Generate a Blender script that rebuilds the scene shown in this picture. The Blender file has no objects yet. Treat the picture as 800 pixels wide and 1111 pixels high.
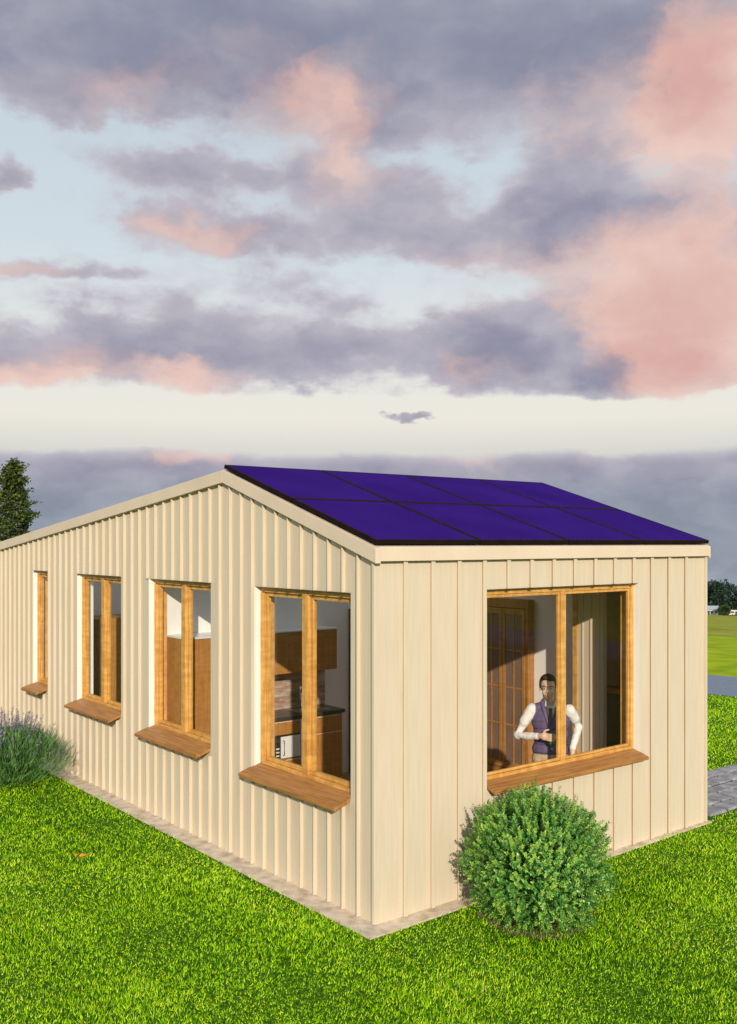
import bpy, bmesh, math, random
import numpy as np
from mathutils import Vector, Matrix
random.seed(7); rng = np.random.default_rng(7)
scene = bpy.context.scene
COL = scene.collection
R = math.radians

# ------------------------------------------------------------------ helpers
class MB:
    """collects shapes, builds ONE mesh object"""
    def __init__(s): s.v = []; s.f = []; s.m = []; s.cur = 0
    def add(s, vs, fs):
        o = len(s.v); s.v += [tuple(v) for v in vs]
        s.f += [tuple(i + o for i in f) for f in fs]; s.m += [s.cur] * len(fs); return s
    def hexa(s, p):          # p: 4 bottom + 4 top
        return s.add(p, [(3,2,1,0),(4,5,6,7),(0,1,5,4),(1,2,6,5),(2,3,7,6),(3,0,4,7)])
    def box(s, x0, x1, y0, y1, z0, z1):
        return s.hexa([(x0,y0,z0),(x1,y0,z0),(x1,y1,z0),(x0,y1,z0),(x0,y0,z1),(x1,y0,z1),(x1,y1,z1),(x0,y1,z1)])
    def tube(s, pts, rad, n=8, caps=True):
        pts = [Vector(p) for p in pts]
        if not hasattr(rad, '__len__'): rad = [rad] * len(pts)
        o = len(s.v); fs = []
        for i, p in enumerate(pts):
            d = (pts[min(i+1, len(pts)-1)] - pts[max(i-1, 0)]).normalized()
            a = d.cross(Vector((0,0,1)))
            if a.length < .05: a = d.cross(Vector((0,1,0)))
            a.normalize(); b = d.cross(a)
            for k in range(n):
                t = 2*math.pi*k/n
                s.v.append(tuple(p + a*math.cos(t)*rad[i] + b*math.sin(t)*rad[i]))
        for i in range(len(pts)-1):
            for k in range(n):
                fs.append((o+i*n+k, o+i*n+(k+1)%n, o+(i+1)*n+(k+1)%n, o+(i+1)*n+k))
        if caps:
            fs.append(tuple(o+k for k in range(n))[::-1]); fs.append(tuple(o+(len(pts)-1)*n+k for k in range(n)))
        s.f += fs; s.m += [s.cur]*len(fs); return s
    def ell(s, c, r, rot=None, nu=16, nv=10):
        c = Vector(c); M = rot.to_matrix() if rot else Matrix.Identity(3)
        if not hasattr(r, '__len__'): r = (r, r, r)
        vs = []; fs = []
        vs.append(c + M @ Vector((0,0,r[2])))
        for j in range(1, nv):
            ph = math.pi*j/nv
            for i in range(nu):
                th = 2*math.pi*i/nu
                vs.append(c + M @ Vector((r[0]*math.sin(ph)*math.cos(th), r[1]*math.sin(ph)*math.sin(th), r[2]*math.cos(ph))))
        vs.append(c + M @ Vector((0,0,-r[2]))); L = len(vs)-1
        for i in range(nu): fs.append((0, 1+i, 1+(i+1)%nu))
        for j in range(nv-2):
            for i in range(nu):
                a = 1+j*nu+i; b = 1+j*nu+(i+1)%nu
                fs.append((a, a+nu, b+nu, b))
        for i in range(nu): fs.append((L, 1+(nv-2)*nu+(i+1)%nu, 1+(nv-2)*nu+i))
        return s.add(vs, fs)
    def limb(s, pts, rad, n=14, flat=None):   # round-jointed tapered limb
        s.tube(pts, rad, n)
        for p, r in zip(pts, rad if hasattr(rad,'__len__') else [rad]*len(pts)): s.ell(p, r, nu=n, nv=8)
        return s
    def build(s, name, mats, parent=None, bevel=0, smooth=False, recalc=True, loc=None):
        me = bpy.data.meshes.new(name); me.from_pydata(s.v, [], s.f)
        if not isinstance(mats, (list, tuple)): mats = [mats]
        for m in mats: me.materials.append(m)
        if len(mats) > 1: me.polygons.foreach_set('material_index', s.m)
        if recalc:
            bm = bmesh.new(); bm.from_mesh(me); bmesh.ops.recalc_face_normals(bm, faces=bm.faces); bm.to_mesh(me); bm.free()
        if smooth: me.polygons.foreach_set('use_smooth', [True]*len(me.polygons))
        me.update()
        o = bpy.data.objects.new(name, me); COL.objects.link(o)
        if parent: o.parent = parent
        if loc: o.location = loc
        if bevel:
            b = o.modifiers.new('bevel', 'BEVEL'); b.width = bevel; b.segments = 2; b.limit_method = 'ANGLE'
        return o

def tag(o, label=None, cat=None, group=None, kind=None):
    if label: o['label'] = label
    if cat: o['category'] = cat
    if group: o['group'] = group
    if kind: o['kind'] = kind
    return o
def thing(name, label, cat, loc=(0,0,0), rz=0, group=None):
    o = bpy.data.objects.new(name, None); COL.objects.link(o); o.location = loc; o.rotation_euler = (0,0,rz)
    o.empty_display_size = .2
    return tag(o, label, cat, group)

# ------------------------------------------------------------------ materials
def newmat(name):
    m = bpy.data.materials.new(name); m.use_nodes = True
    nt = m.node_tree; nt.nodes.clear()
    out = nt.nodes.new('ShaderNodeOutputMaterial'); b = nt.nodes.new('ShaderNodeBsdfPrincipled')
    nt.links.new(b.outputs[0], out.inputs[0]); return m, nt, b
def N(nt, t, **k):
    n = nt.nodes.new(t)
    for a, v in k.items():
        if a in ('operation','noise_dimensions','blend_type','data_type','interpolation_type','wave_type','bands_direction','feature'): setattr(n, a, v)
        elif a.startswith('i_'): n.inputs[a[2:]].default_value = v
    return n
def ramp(nt, stops, interp='LINEAR'):
    r = nt.nodes.new('ShaderNodeValToRGB'); e = r.color_ramp; e.interpolation = interp
    while len(e.elements) < len(stops): e.elements.new(.5)
    for el, (p, c) in zip(e.elements, stops): el.position = p; el.color = (*c, 1) if len(c) == 3 else c
    return r
def noisy(name, c1, c2, scale=(1,1,1), nscale=5, rough=.6, bump=.0, detail=6, spec=.5, lo=.3, hi=.7, c3=None, bd=.01, metallic=0):
    m, nt, b = newmat(name); L = nt.links
    tc = nt.nodes.new('ShaderNodeTexCoord'); mp = nt.nodes.new('ShaderNodeMapping'); mp.inputs['Scale'].default_value = scale
    L.new(tc.outputs['Object'], mp.inputs[0])
    n = nt.nodes.new('ShaderNodeTexNoise'); n.inputs['Scale'].default_value = nscale; n.inputs['Detail'].default_value = detail
    L.new(mp.outputs[0], n.inputs['Vector'])
    st = [(lo, c1), (hi, c2)] if c3 is None else [(lo, c1), ((lo+hi)/2, c3), (hi, c2)]
    r = ramp(nt, st); L.new(n.outputs['Fac'], r.inputs[0]); L.new(r.outputs[0], b.inputs['Base Color'])
    b.inputs['Roughness'].default_value = rough; b.inputs['Specular IOR Level'].default_value = spec
    b.inputs['Metallic'].default_value = metallic
    if bump:
        bp = nt.nodes.new('ShaderNodeBump'); bp.inputs['Strength'].default_value = bump; bp.inputs['Distance'].default_value = bd
        L.new(n.outputs['Fac'], bp.inputs['Height']); L.new(bp.outputs[0], b.inputs['Normal'])
    return m
def wood(name, light, dark, axis=2, rough=.45, spec=.4, ring=.45):
    """grain running along the given axis with darker rings crossing the board"""
    m, nt, b = newmat(name); L = nt.links
    tc = nt.nodes.new('ShaderNodeTexCoord')
    def nz(sc, ns, det):
        mp = nt.nodes.new('ShaderNodeMapping'); mp.inputs['Scale'].default_value = sc; L.new(tc.outputs['Object'], mp.inputs[0])
        n = nt.nodes.new('ShaderNodeTexNoise'); n.inputs['Scale'].default_value = ns; n.inputs['Detail'].default_value = det
        L.new(mp.outputs[0], n.inputs['Vector']); return n
    s1 = [22,22,22]; s1[axis] = 1.2
    g = nz(s1, 2.2, 6); s2 = [5,5,5]; s2[axis] = 14; k = nz(s2, 1.5, 4)
    mx = N(nt, 'ShaderNodeMath', operation='MULTIPLY_ADD'); mx.inputs[1].default_value = ring
    L.new(k.outputs['Fac'], mx.inputs[0])
    m2 = N(nt, 'ShaderNodeMath', operation='MULTIPLY'); m2.inputs[1].default_value = 1-ring; L.new(g.outputs['Fac'], m2.inputs[0]); L.new(m2.outputs[0], mx.inputs[2])
    mid = tuple((a+c)/2 for a, c in zip(light, dark))
    r = ramp(nt, [(.38, dark), (.5, mid), (.6, light)]); L.new(mx.outputs[0], r.inputs[0]); L.new(r.outputs[0], b.inputs['Base Color'])
    b.inputs['Roughness'].default_value = rough; b.inputs['Specular IOR Level'].default_value = spec
    bp = nt.nodes.new('ShaderNodeBump'); bp.inputs['Strength'].default_value = .25; bp.inputs['Distance'].default_value = .002
    L.new(g.outputs['Fac'], bp.inputs['Height']); L.new(bp.outputs[0], b.inputs['Normal'])
    return m
def foliage(name, stops, rough=.5, trans=.25, spec=.35, patch=None):
    m, nt, b = newmat(name); L = nt.links
    g = nt.nodes.new('ShaderNodeNewGeometry'); r = ramp(nt, stops)
    if patch:
        tc = nt.nodes.new('ShaderNodeTexCoord'); n = nt.nodes.new('ShaderNodeTexNoise'); n.inputs['Scale'].default_value = patch; n.inputs['Detail'].default_value = 4
        L.new(tc.outputs['Object'], n.inputs['Vector'])
        a = N(nt, 'ShaderNodeMath', operation='MULTIPLY_ADD'); a.inputs[1].default_value = 1.0; a.inputs[2].default_value = -.5; L.new(n.outputs['Fac'], a.inputs[0])
        c = N(nt, 'ShaderNodeMath', operation='ADD'); L.new(a.outputs[0], c.inputs[0]); L.new(g.outputs['Random Per Island'], c.inputs[1]); L.new(c.outputs[0], r.inputs[0])
    else: L.new(g.outputs['Random Per Island'], r.inputs[0])
    L.new(r.outputs[0], b.inputs['Base Color']); b.inputs['Roughness'].default_value = rough; b.inputs['Specular IOR Level'].default_value = spec
    t = nt.nodes.new('ShaderNodeBsdfTranslucent'); L.new(r.outputs[0], t.inputs[0])
    mx = nt.nodes.new('ShaderNodeMixShader'); mx.inputs[0].default_value = trans
    L.new(b.outputs[0], mx.inputs[1]); L.new(t.outputs[0], mx.inputs[2])
    out = [n for n in nt.nodes if n.type == 'OUTPUT_MATERIAL'][0]; L.new(mx.outputs[0], out.inputs[0]); return m

BEIGE = noisy('cladding_paint', (.61,.515,.385), (.67,.57,.44), scale=(6,6,.35), nscale=6, rough=.62, bump=.12, bd=.003, spec=.3)
TRIM = noisy('trim_paint', (.68,.55,.42), (.73,.60,.46), nscale=3, rough=.55, spec=.3)
WHITE = noisy('white_lining', (.80,.79,.76), (.86,.85,.82), nscale=2, rough=.6)
PLASTER = noisy('plaster', (.86,.84,.83), (.90,.88,.87), nscale=2, rough=.85, bump=.05)
PINE = wood('pine_vertical', (.74,.42,.115), (.50,.235,.05), axis=2)
PINEX = wood('pine_along_x', (.74,.42,.115), (.50,.235,.05), axis=0)
PINEY = wood('pine_along_y', (.74,.42,.115), (.50,.235,.05), axis=1)
SILLX = wood('sill_wood_x', (.46,.215,.06), (.30,.125,.03), axis=0, rough=.5, ring=.15)
SILLY = wood('sill_wood_y', (.46,.215,.06), (.30,.125,.03), axis=1, rough=.5, ring=.15)
OAK = wood('oak_front', (.50,.24,.07), (.37,.165,.04), axis=2, rough=.5)
DARKWOOD = wood('dark_wood', (.22,.10,.05), (.14,.06,.03), axis=2, rough=.5)
FLOORW = wood('floor_wood', (.40,.19,.08), (.26,.11,.045), axis=0, rough=.4)
COUNTER = noisy('stone_counter', (.035,.032,.03), (.075,.07,.065), nscale=60, rough=.3)
STEEL = noisy('brushed_steel', (.5,.5,.5), (.6,.6,.6), nscale=20, rough=.3, metallic=1)
BLACK = noisy('black_plastic', (.02,.02,.022), (.03,.03,.032), nscale=10, rough=.35)
WHITEPL = noisy('white_enamel', (.8,.8,.78), (.84,.84,.82), nscale=4, rough=.3)
ROOFM = noisy('roof_sheet', (.55,.48,.38), (.62,.55,.44), nscale=3, rough=.5)

def panel_mat():
    m, nt, b = newmat('solar_cells'); L = nt.links
    tc = nt.nodes.new('ShaderNodeTexCoord'); n = nt.nodes.new('ShaderNodeTexNoise'); n.inputs['Scale'].default_value = 1.2
    L.new(tc.outputs['Object'], n.inputs['Vector'])
    r = ramp(nt, [(.3, (.030,.010,.140)), (.7, (.037,.013,.175))]); L.new(n.outputs['Fac'], r.inputs[0])
    L.new(r.outputs[0], b.inputs['Base Color']); b.inputs['Roughness'].default_value = .6; b.inputs['Specular IOR Level'].default_value = .0
    return m
CELLS = panel_mat()
PFRAME = noisy('panel_frame_metal', (.012,.007,.006), (.020,.011,.009), nscale=8, rough=.7, spec=.05)

def glass_mat(name, tint=(.97,.97,.96), ior=1.45):
    m, nt, b = newmat(name); L = nt.links; nt.nodes.remove(b)
    t = nt.nodes.new('ShaderNodeBsdfTransparent'); t.inputs[0].default_value = (*tint, 1)
    g = nt.nodes.new('ShaderNodeBsdfGlossy'); g.inputs['Roughness'].default_value = .01
    ge = nt.nodes.new('ShaderNodeNewGeometry'); dt = nt.nodes.new('ShaderNodeVectorMath'); dt.operation = 'DOT_PRODUCT'
    L.new(ge.outputs['Normal'], dt.inputs[0]); L.new(ge.outputs['Incoming'], dt.inputs[1])
    def M(op, a, b):
        n = nt.nodes.new('ShaderNodeMath'); n.operation = op
        for i, x in enumerate((a, b)):
            if isinstance(x, (int, float)): n.inputs[i].default_value = x
            elif x is not None: L.new(x, n.inputs[i])
        return n.outputs[0]
    c = M('ABSOLUTE', dt.outputs['Value'], None); q = M('POWER', M('SUBTRACT', 1.0, c), 5.0); fac = M('ADD', M('MULTIPLY', q, .6), ior)   # thin-pane Schlick
    mx = nt.nodes.new('ShaderNodeMixShader'); L.new(fac, mx.inputs[0]); L.new(t.outputs[0], mx.inputs[1]); L.new(g.outputs[0], mx.inputs[2])
    out = [n for n in nt.nodes if n.type == 'OUTPUT_MATERIAL'][0]; L.new(mx.outputs[0], out.inputs[0]); return m
GLASS = glass_mat('window_glass', (.985,.98,.97), ior=.022)

# ------------------------------------------------------------------ camera and frame of reference
F = 1048.0; HZ = 588.0; EYE = 2.94      # focal length in photo pixels, eye level
cam = bpy.data.cameras.new('camera'); co = bpy.data.objects.new('camera', cam); COL.objects.link(co)
co.location = (0,0,EYE); co.rotation_euler = (R(90),0,0)
cam.sensor_width = 36; cam.sensor_fit = 'AUTO'; cam.lens = F/1111*36; cam.shift_y = (HZ-555.5)/1111
cam.clip_start = .05; cam.clip_end = 12000; scene.camera = co
scene.render.resolution_x = 737; scene.render.resolution_y = 1024

HC = Vector((.063, 7.39, 0)); HR = math.atan2(1048, 1326)
U = Vector((math.cos(HR), math.sin(HR), 0)); V = Vector((-math.sin(HR), math.cos(HR), 0))
def W(s, t, z=0): return HC + U*s + V*t + Vector((0,0,z))       # house coordinates to world
def toL(x, y):
    d = Vector((x,y,0)) - HC; return d.dot(U), d.dot(V)

# ------------------------------------------------------------------ sun and sky
EL = 19.5; PHI = 32.0
ts = -V*math.cos(R(PHI)) - U*math.sin(R(PHI)); tosun = Vector((ts.x*math.cos(R(EL)), ts.y*math.cos(R(EL)), math.sin(R(EL))))
sd = bpy.data.lights.new('sun', 'SUN'); sd.energy = 4.1; sd.angle = R(.7); sd.color = (1, .90, .745)
so = bpy.data.objects.new('sun', sd); COL.objects.link(so); so.rotation_euler = tosun.to_track_quat('Z', 'Y').to_euler(); so.location = (0,0,20)

def build_world():
    w = bpy.data.worlds.new('World'); scene.world = w; w.use_nodes = True
    nt = w.node_tree; nt.nodes.clear(); L = nt.links
    out = nt.nodes.new('ShaderNodeOutputWorld'); bg = nt.nodes.new('ShaderNodeBackground'); L.new(bg.outputs[0], out.inputs[0])
    sky = nt.nodes.new('ShaderNodeTexSky'); sky.sky_type = 'NISHITA'; sky.sun_disc = False
    sky.sun_elevation = R(EL); sky.sun_rotation = math.atan2(tosun.x, tosun.y)
    tc = nt.nodes.new('ShaderNodeTexCoord')
    sp = nt.nodes.new('ShaderNodeSeparateXYZ'); L.new(tc.outputs['Generated'], sp.inputs[0])
    def M(op, a, b=None, c=None):
        n = nt.nodes.new('ShaderNodeMath'); n.operation = op
        for i, x in enumerate((a, b, c)):
            if x is None: continue
            if isinstance(x, (int, float)): n.inputs[i].default_value = x
            else: L.new(x, n.inputs[i])
        return n.outputs[0]
    def SS(x, a, b, lo=0., hi=1.):
        n = nt.nodes.new('ShaderNodeMapRange'); n.interpolation_type = 'SMOOTHSTEP'; L.new(x, n.inputs[0])
        for i, v in enumerate((a, b, lo, hi)): n.inputs[i+1].default_value = v
        return n.outputs[0]
    # azimuth (0 = north) and elevation of the direction, in units where 1 = 1048 (so that numbers are easy to write)
    az = M('MULTIPLY', M('ARCTAN2', sp.outputs[0], sp.outputs[1]), 1048)
    el = M('MULTIPLY', M('ARCSINE', M('MINIMUM', M('MAXIMUM', sp.outputs[2], -1), 1)), 1048)
    cb = nt.nodes.new('ShaderNodeCombineXYZ'); L.new(az, cb.inputs[0]); L.new(el, cb.inputs[1])
    def VM(op, a, b):
        n = nt.nodes.new('ShaderNodeVectorMath'); n.operation = op
        for i, x in enumerate((a, b)):
            if isinstance(x, tuple): n.inputs[i].default_value = x
            else: L.new(x, n.inputs[i])
        return n
    def NZ(vec, scale, detail, rough=.55, off=(0,0,0), st=(1,1,1)):
        v = VM('MULTIPLY', vec, st).outputs[0]; v = VM('ADD', v, off).outputs[0]
        n = nt.nodes.new('ShaderNodeTexNoise'); n.inputs['Scale'].default_value = scale; n.inputs['Detail'].default_value = detail; n.inputs['Roughness'].default_value = rough
        L.new(v, n.inputs['Vector']); return n
    w1 = NZ(cb.outputs[0], .012, 4, .6, (11,5,3), (1,1.6,1)).outputs['Color']
    wv = VM('MULTIPLY', VM('SUBTRACT', w1, (.5,.5,.5)).outputs[0], (150,75,0)).outputs[0]
    P = VM('ADD', cb.outputs[0], wv).outputs[0]
    def conv(px, py):
        a = math.atan((px-400)/1048); e = math.atan((HZ-py)/1048*math.cos(a)); return a*1048, e*1048
    def blobs(lst):
        tot = None
        for (px, py, rx, ry, wt) in lst:
            cx, cy = conv(px, py)
            d = VM('MULTIPLY', VM('SUBTRACT', P, (cx,cy,0)).outputs[0], (1/rx,1/ry,0)).outputs[0]
            ln = nt.nodes.new('ShaderNodeVectorMath'); ln.operation = 'LENGTH'; L.new(d, ln.inputs[0])
            v = SS(ln.outputs['Value'], .15, 1.35, wt, 0.)
            tot = v if tot is None else M('ADD', tot, v)
        return tot
    cl = blobs([(150,35,300,75,.95),(430,45,320,85,1.0),(40,40,160,60,.5),(260,215,180,40,.35),(130,300,200,30,.3),(640,60,190,90,.9),(180,105,90,30,.6),(350,115,110,45,.7),(60,108,60,22,.5),(770,110,75,95,1.),
        (225,182,120,30,.9),(8,184,30,20,.95),(385,170,70,55,.8),(610,185,95,45,.85),(745,60,90,60,.7),
        (215,255,100,28,.85),(330,262,130,24,.6),(500,250,170,42,.8),(650,245,150,50,.85),(750,335,125,100,1.6),(30,295,50,14,.55),(110,300,60,12,.45),
        (150,345,190,22,.6),(60,385,150,40,.95),(230,385,160,38,.9),(420,380,150,42,.9),(560,345,120,45,.8),(590,395,150,40,.95),(690,410,110,35,.8),(300,330,140,22,.6),
        (448,449,40,11,2.2),(500,150,60,24,.4),(455,205,60,24,.5),(300,300,120,14,.4),(470,290,90,14,.35)])
    low = SS(el, 80, 104, 1.2, 0.)          # bank of cloud that lies along the horizon
    cl = M('ADD', cl, low)
    w2 = NZ(cb.outputs[0], .03, 3, .5, (1,55,3), (1,1.8,1)).outputs['Color']; P2 = VM('ADD', cb.outputs[0], VM('MULTIPLY', VM('SUBTRACT', w2, (.5,.5,.5)).outputs[0], (46,30,0)).outputs[0]).outputs[0]
    f1 = NZ(P2, .0105, 9, .50, (3,1,7), (1,1.75,1)).outputs['Fac']
    f1b = NZ(P2, .0105, 7, .48, (3.035,.88,7), (1,1.75,1)).outputs['Fac']
    D = M('ADD', cl, M('MULTIPLY', M('SUBTRACT', f1, .5), 1.9))
    rest = SS(M('ABSOLUTE', az), 560, 900, 0., .38); D = M('ADD', D, rest)
    gap = SS(el, 118, 140, 0., 1.); gap2 = SS(el, 175, 150, 0., 1.)
    band = M('MULTIPLY', SS(el, 98, 110), SS(el, 162, 142)); D = M('SUBTRACT', D, M('MULTIPLY', band, .85)); alpha = SS(D, .12, .80)
    pink = blobs([(765,100,85,100,1.2),(750,340,115,100,1.5),(345,125,90,55,.65),(380,195,55,40,.6),(215,258,85,28,.75),(60,395,130,30,.55),(215,408,75,22,.85),(30,295,60,16,.6),
        (640,120,90,50,.5),(560,300,160,50,.4),(300,70,160,40,.3),(520,395,70,30,.4),(690,262,90,35,.35),(130,95,90,24,.45),(215,497,50,26,.6),(480,488,60,26,.45),(560,440,220,22,.35),(30,410,90,20,.5),(600,500,140,20,.2)])
    pink = SS(M('ADD', pink, M('MULTIPLY', M('SUBTRACT', NZ(P, .015, 5, .5, (9,9,1)).outputs['Fac'], .5), 1.0)), .1, 1.05)
    def MIX(f, a, b):
        n = nt.nodes.new('ShaderNodeMix'); n.data_type = 'RGBA'
        if isinstance(f, (int, float)): n.inputs[0].default_value = f
        else: L.new(f, n.inputs[0])
        for i, x in ((6, a), (7, b)):
            if isinstance(x, tuple): n.inputs[i].default_value = (*x, 1)
            else: L.new(x, n.inputs[i])
        return n.outputs[2]
    # clear air: pale blue above, cream towards the horizon
    gr = ramp(nt, [(0, (.46,.48,.52)), (.12, (.62,.62,.60)), (.22, (.90,.85,.75)), (.34, (.84,.85,.81)), (.5, (.69,.77,.82)), (1, (.50,.63,.74))])
    L.new(M('DIVIDE', el, 600), gr.inputs[0])
    gr.color_ramp.interpolation = 'LINEAR'
    nis = VM('MULTIPLY', sky.outputs[0], (.07,.07,.07)).outputs[0]
    clear = MIX(.10, gr.outputs[0], nis)
    f2 = NZ(P2, .0105, 7, .48, (3,1,7), (1,1.75,1)).outputs['Fac']; relief = M('MULTIPLY', M('SUBTRACT', f2, f1b), 7.5)
    thick = SS(M('ADD', D, relief), .15, 2.0); thickp = SS(M('ADD', D, M('MULTIPLY', relief, 1.7)), .3, 2.6)
    grey = MIX(thick, (.56,.53,.59), (.26,.26,.36))
    pk = MIX(thickp, (.85,.63,.56), (.69,.41,.37))
    hi = SS(el, 330, 560); grey = MIX(M('MULTIPLY', hi, .4), grey, (.22,.27,.36))
    body = MIX(pink, grey, pk)
    bank = MIX(SS(M('ADD', f1, M('MULTIPLY', relief, .15)), .3, .7), (.33,.37,.43), (.215,.26,.33))
    body = MIX(SS(el, 85, 40, 0., .8), body, bank)
    colr = MIX(alpha, clear, body)
    L.new(colr, bg.inputs[0]); bg.inputs[1].default_value = 1.0
    w.cycles.sampling_method = 'MANUAL'; w.cycles.sample_map_resolution = 512
build_world()
vs = scene.view_settings; vs.view_transform = 'Standard'; vs.look = 'None'; vs.exposure = 0; vs.gamma = 1

# ------------------------------------------------------------------ ground
GN = Vector((.63,.78,0)).normalized(); GD = Vector((GN.y,-GN.x,0))
def gz(w):
    if w < 23: return 0
    if w < 29: return -.0717*(w-23)**2/12
    if w < 330: return -.0717*(w-26)
    return -.0717*304 - .052*(w-330)
def gpt(w, l): p = GN*w + GD*l; return (p.x, p.y, gz(w))
def lawn_mat():
    m, nt, b = newmat('lawn_soil'); L = nt.links; tc = nt.nodes.new('ShaderNodeTexCoord')
    n = nt.nodes.new('ShaderNodeTexNoise'); n.inputs['Scale'].default_value = 28; n.inputs['Detail'].default_value = 6; L.new(tc.outputs['Object'], n.inputs['Vector'])
    r = ramp(nt, [(.32, (.015,.05,.004)), (.5, (.05,.13,.006)), (.68, (.12,.22,.01))]); L.new(n.outputs['Fac'], r.inputs[0])
    L.new(r.outputs[0], b.inputs['Base Color']); b.inputs['Roughness'].default_value = .9; b.inputs['Specular IOR Level'].default_value = .1
    bp = nt.nodes.new('ShaderNodeBump'); bp.inputs['Strength'].default_value = .8; bp.inputs['Distance'].default_value = .03; L.new(n.outputs['Fac'], bp.inputs['Height']); L.new(bp.outputs[0], b.inputs['Normal'])
    return m
LAWN = lawn_mat()
MEADOW = noisy('meadow_grass', (.22,.32,.008), (.42,.48,.016), scale=(1,1.,1), nscale=1.3, rough=.95, spec=.05, detail=9, c3=(.31,.41,.010), bump=.5, bd=.1)
CROP = noisy('dry_field', (.20,.24,.02), (.40,.38,.06), scale=(1,1,1), nscale=.35, rough=.95, spec=.05, detail=10, c3=(.30,.32,.035))
mb = MB(); ws = [-3000,-20,21.3,23,25,27,29,42,46,100,330,3300]; ls = [-3000,-300,0,300,3000]
for i in range(len(ws)-1):
    mb.cur = 0 if ws[i+1] <= 21.3 else (1 if ws[i+1] <= 42 else 2)
    if ws[i] == 42: mb.cur = 2
    for j in range(len(ls)-1):
        mb.add([gpt(ws[i],ls[j]),gpt(ws[i],ls[j+1]),gpt(ws[i+1],ls[j+1]),gpt(ws[i+1],ls[j])], [(0,1,2,3)])
g = mb.build('ground', [LAWN, MEADOW, CROP], recalc=False); tag(g, kind='structure')
for p in g.data.polygons:
    if p.normal.z < 0: p.flip()
# road beyond the lawn
ROAD = noisy('asphalt', (.17,.20,.26), (.21,.245,.31), nscale=9, rough=.75, spec=.3, bump=.2, bd=.01)
mb = MB()
for l0, l1 in [(-200,-60),(-60,0),(0,60),(60,200)]:
    mb.add([(*gpt(18.62,l0)[:2],.006),(*gpt(18.62,l1)[:2],.006),(*gpt(21.35,l1)[:2],.006),(*gpt(21.35,l0)[:2],.006)], [(0,1,2,3)])
rd = mb.build('road', ROAD); tag(rd, kind='structure')
for p in rd.data.polygons:
    if p.normal.z < 0: p.flip()

# gravel strip round the house (apron)
STRIP = noisy('sandy_concrete', (.46,.37,.27), (.78,.67,.53), nscale=9, rough=.9, bump=.5, detail=10, c3=(.66,.54,.41), bd=.02)
HL = 10.6; HW = 4.42
mb = MB(); a, b_ = .2, .17
nseg = 60
def strip(p0, p1, q0, q1, n):
    for i in range(n):
        f0, f1 = i/n, (i+1)/n
        A = Vector(p0).lerp(Vector(p1), f0); B = Vector(p0).lerp(Vector(p1), f1); C_ = Vector(q0).lerp(Vector(q1), f1); D_ = Vector(q0).lerp(Vector(q1), f0)
        mb.add([A, B, C_, D_], [(0,1,2,3)])
z = .012
for (x0,x1,y0,y1) in [(-a,.05,-b_,HL+a),(.05,HW+.05,-b_,.05),(HW-.05,HW+.05,.05,HL+a),(.05,HW-.05,HL-.05,HL+a)]:
    if (x0, y0) == (.05, -b_): mb.hexa([(.05,-b_,-.05),(x1,-.05,-.05),(x1,.05,-.05),(.05,.05,-.05),(.05,-b_,z),(x1,-.05,z),(x1,.05,z),(.05,.05,z)])
    else: mb.box(x0,x1,y0,y1,-.05,z)
ap = mb.build('house_apron', STRIP); ap.location = HC; ap.rotation_euler = (0,0,HR); tag(ap, kind='structure')

# flagstone path leaving the far corner of the house
PATHM = noisy('wet_flagstone', (.13,.13,.14), (.42,.41,.42), nscale=7, rough=.45, bump=.6, detail=9, c3=(.25,.245,.255), bd=.01)
JOINT = noisy('path_joint', (.05,.05,.04), (.09,.085,.07), nscale=30, rough=.9)
mb = MB(); mb.cur = 0; mb.box(4.66,9.5,.08,1.22,-.05,.010)
mb.cur = 1; t0 = .06; rows = [.23,.25,.22,.24,.23]
for ri, h in enumerate(rows):
    s0 = 4.64 + (0 if ri % 2 else .0) + random.uniform(0,.15)*(ri>0)
    while s0 < 9.5:
        L_ = random.uniform(.28,.62); j = lambda: random.uniform(-.012,.012)
        x0, x1, y0, y1 = s0+.012, s0+L_-.012, t0+.012, t0+h-.012; zt = .028+random.uniform(-.004,.008)
        mb.hexa([(x0+j(),y0+j(),.0),(x1+j(),y0+j(),.0),(x1+j(),y1+j(),.0),(x0+j(),y1+j(),.0),(x0+.01,y0+.01,zt+j()*.2),(x1-.01,y0+.01,zt+j()*.2),(x1-.01,y1-.01,zt+j()*.2),(x0+.01,y1-.01,zt+j()*.2)])
        s0 += L_
    t0 += h
pa = mb.build('path', [JOINT, PATHM], bevel=.006); pa.location = HC; pa.rotation_euler = (0,0,HR); tag(pa, kind='structure')

# ------------------------------------------------------------------ house
house = thing('cabin', 'small cream board-clad cabin with solar panels on its pitched roof', 'house', HC, HR)
RT = 2.274; ZE, ZR = 2.91, 3.62; SR = (ZR-ZE)/RT; SL = .1035
def ztop(t): return ZE + SR*t if t < RT else ZR - SL*(t-RT)
LW = [(.33,1.777,.905,2.538),(2.583,3.951,.925,2.543),(4.666,5.986,.96,2.545),(7.005,7.58,.985,2.55)]   # openings in the gable wall
FW = [(3.12,3.88,.3,2.5),(4.7,6.1,.9,2.5),(7.6,9.4,.9,2.5)]                                                                # far-side windows, out of view, added to let daylight into the rooms
RW = [(1.179,3.287,.893,2.541)]                                                                        # opening in the side wall

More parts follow.
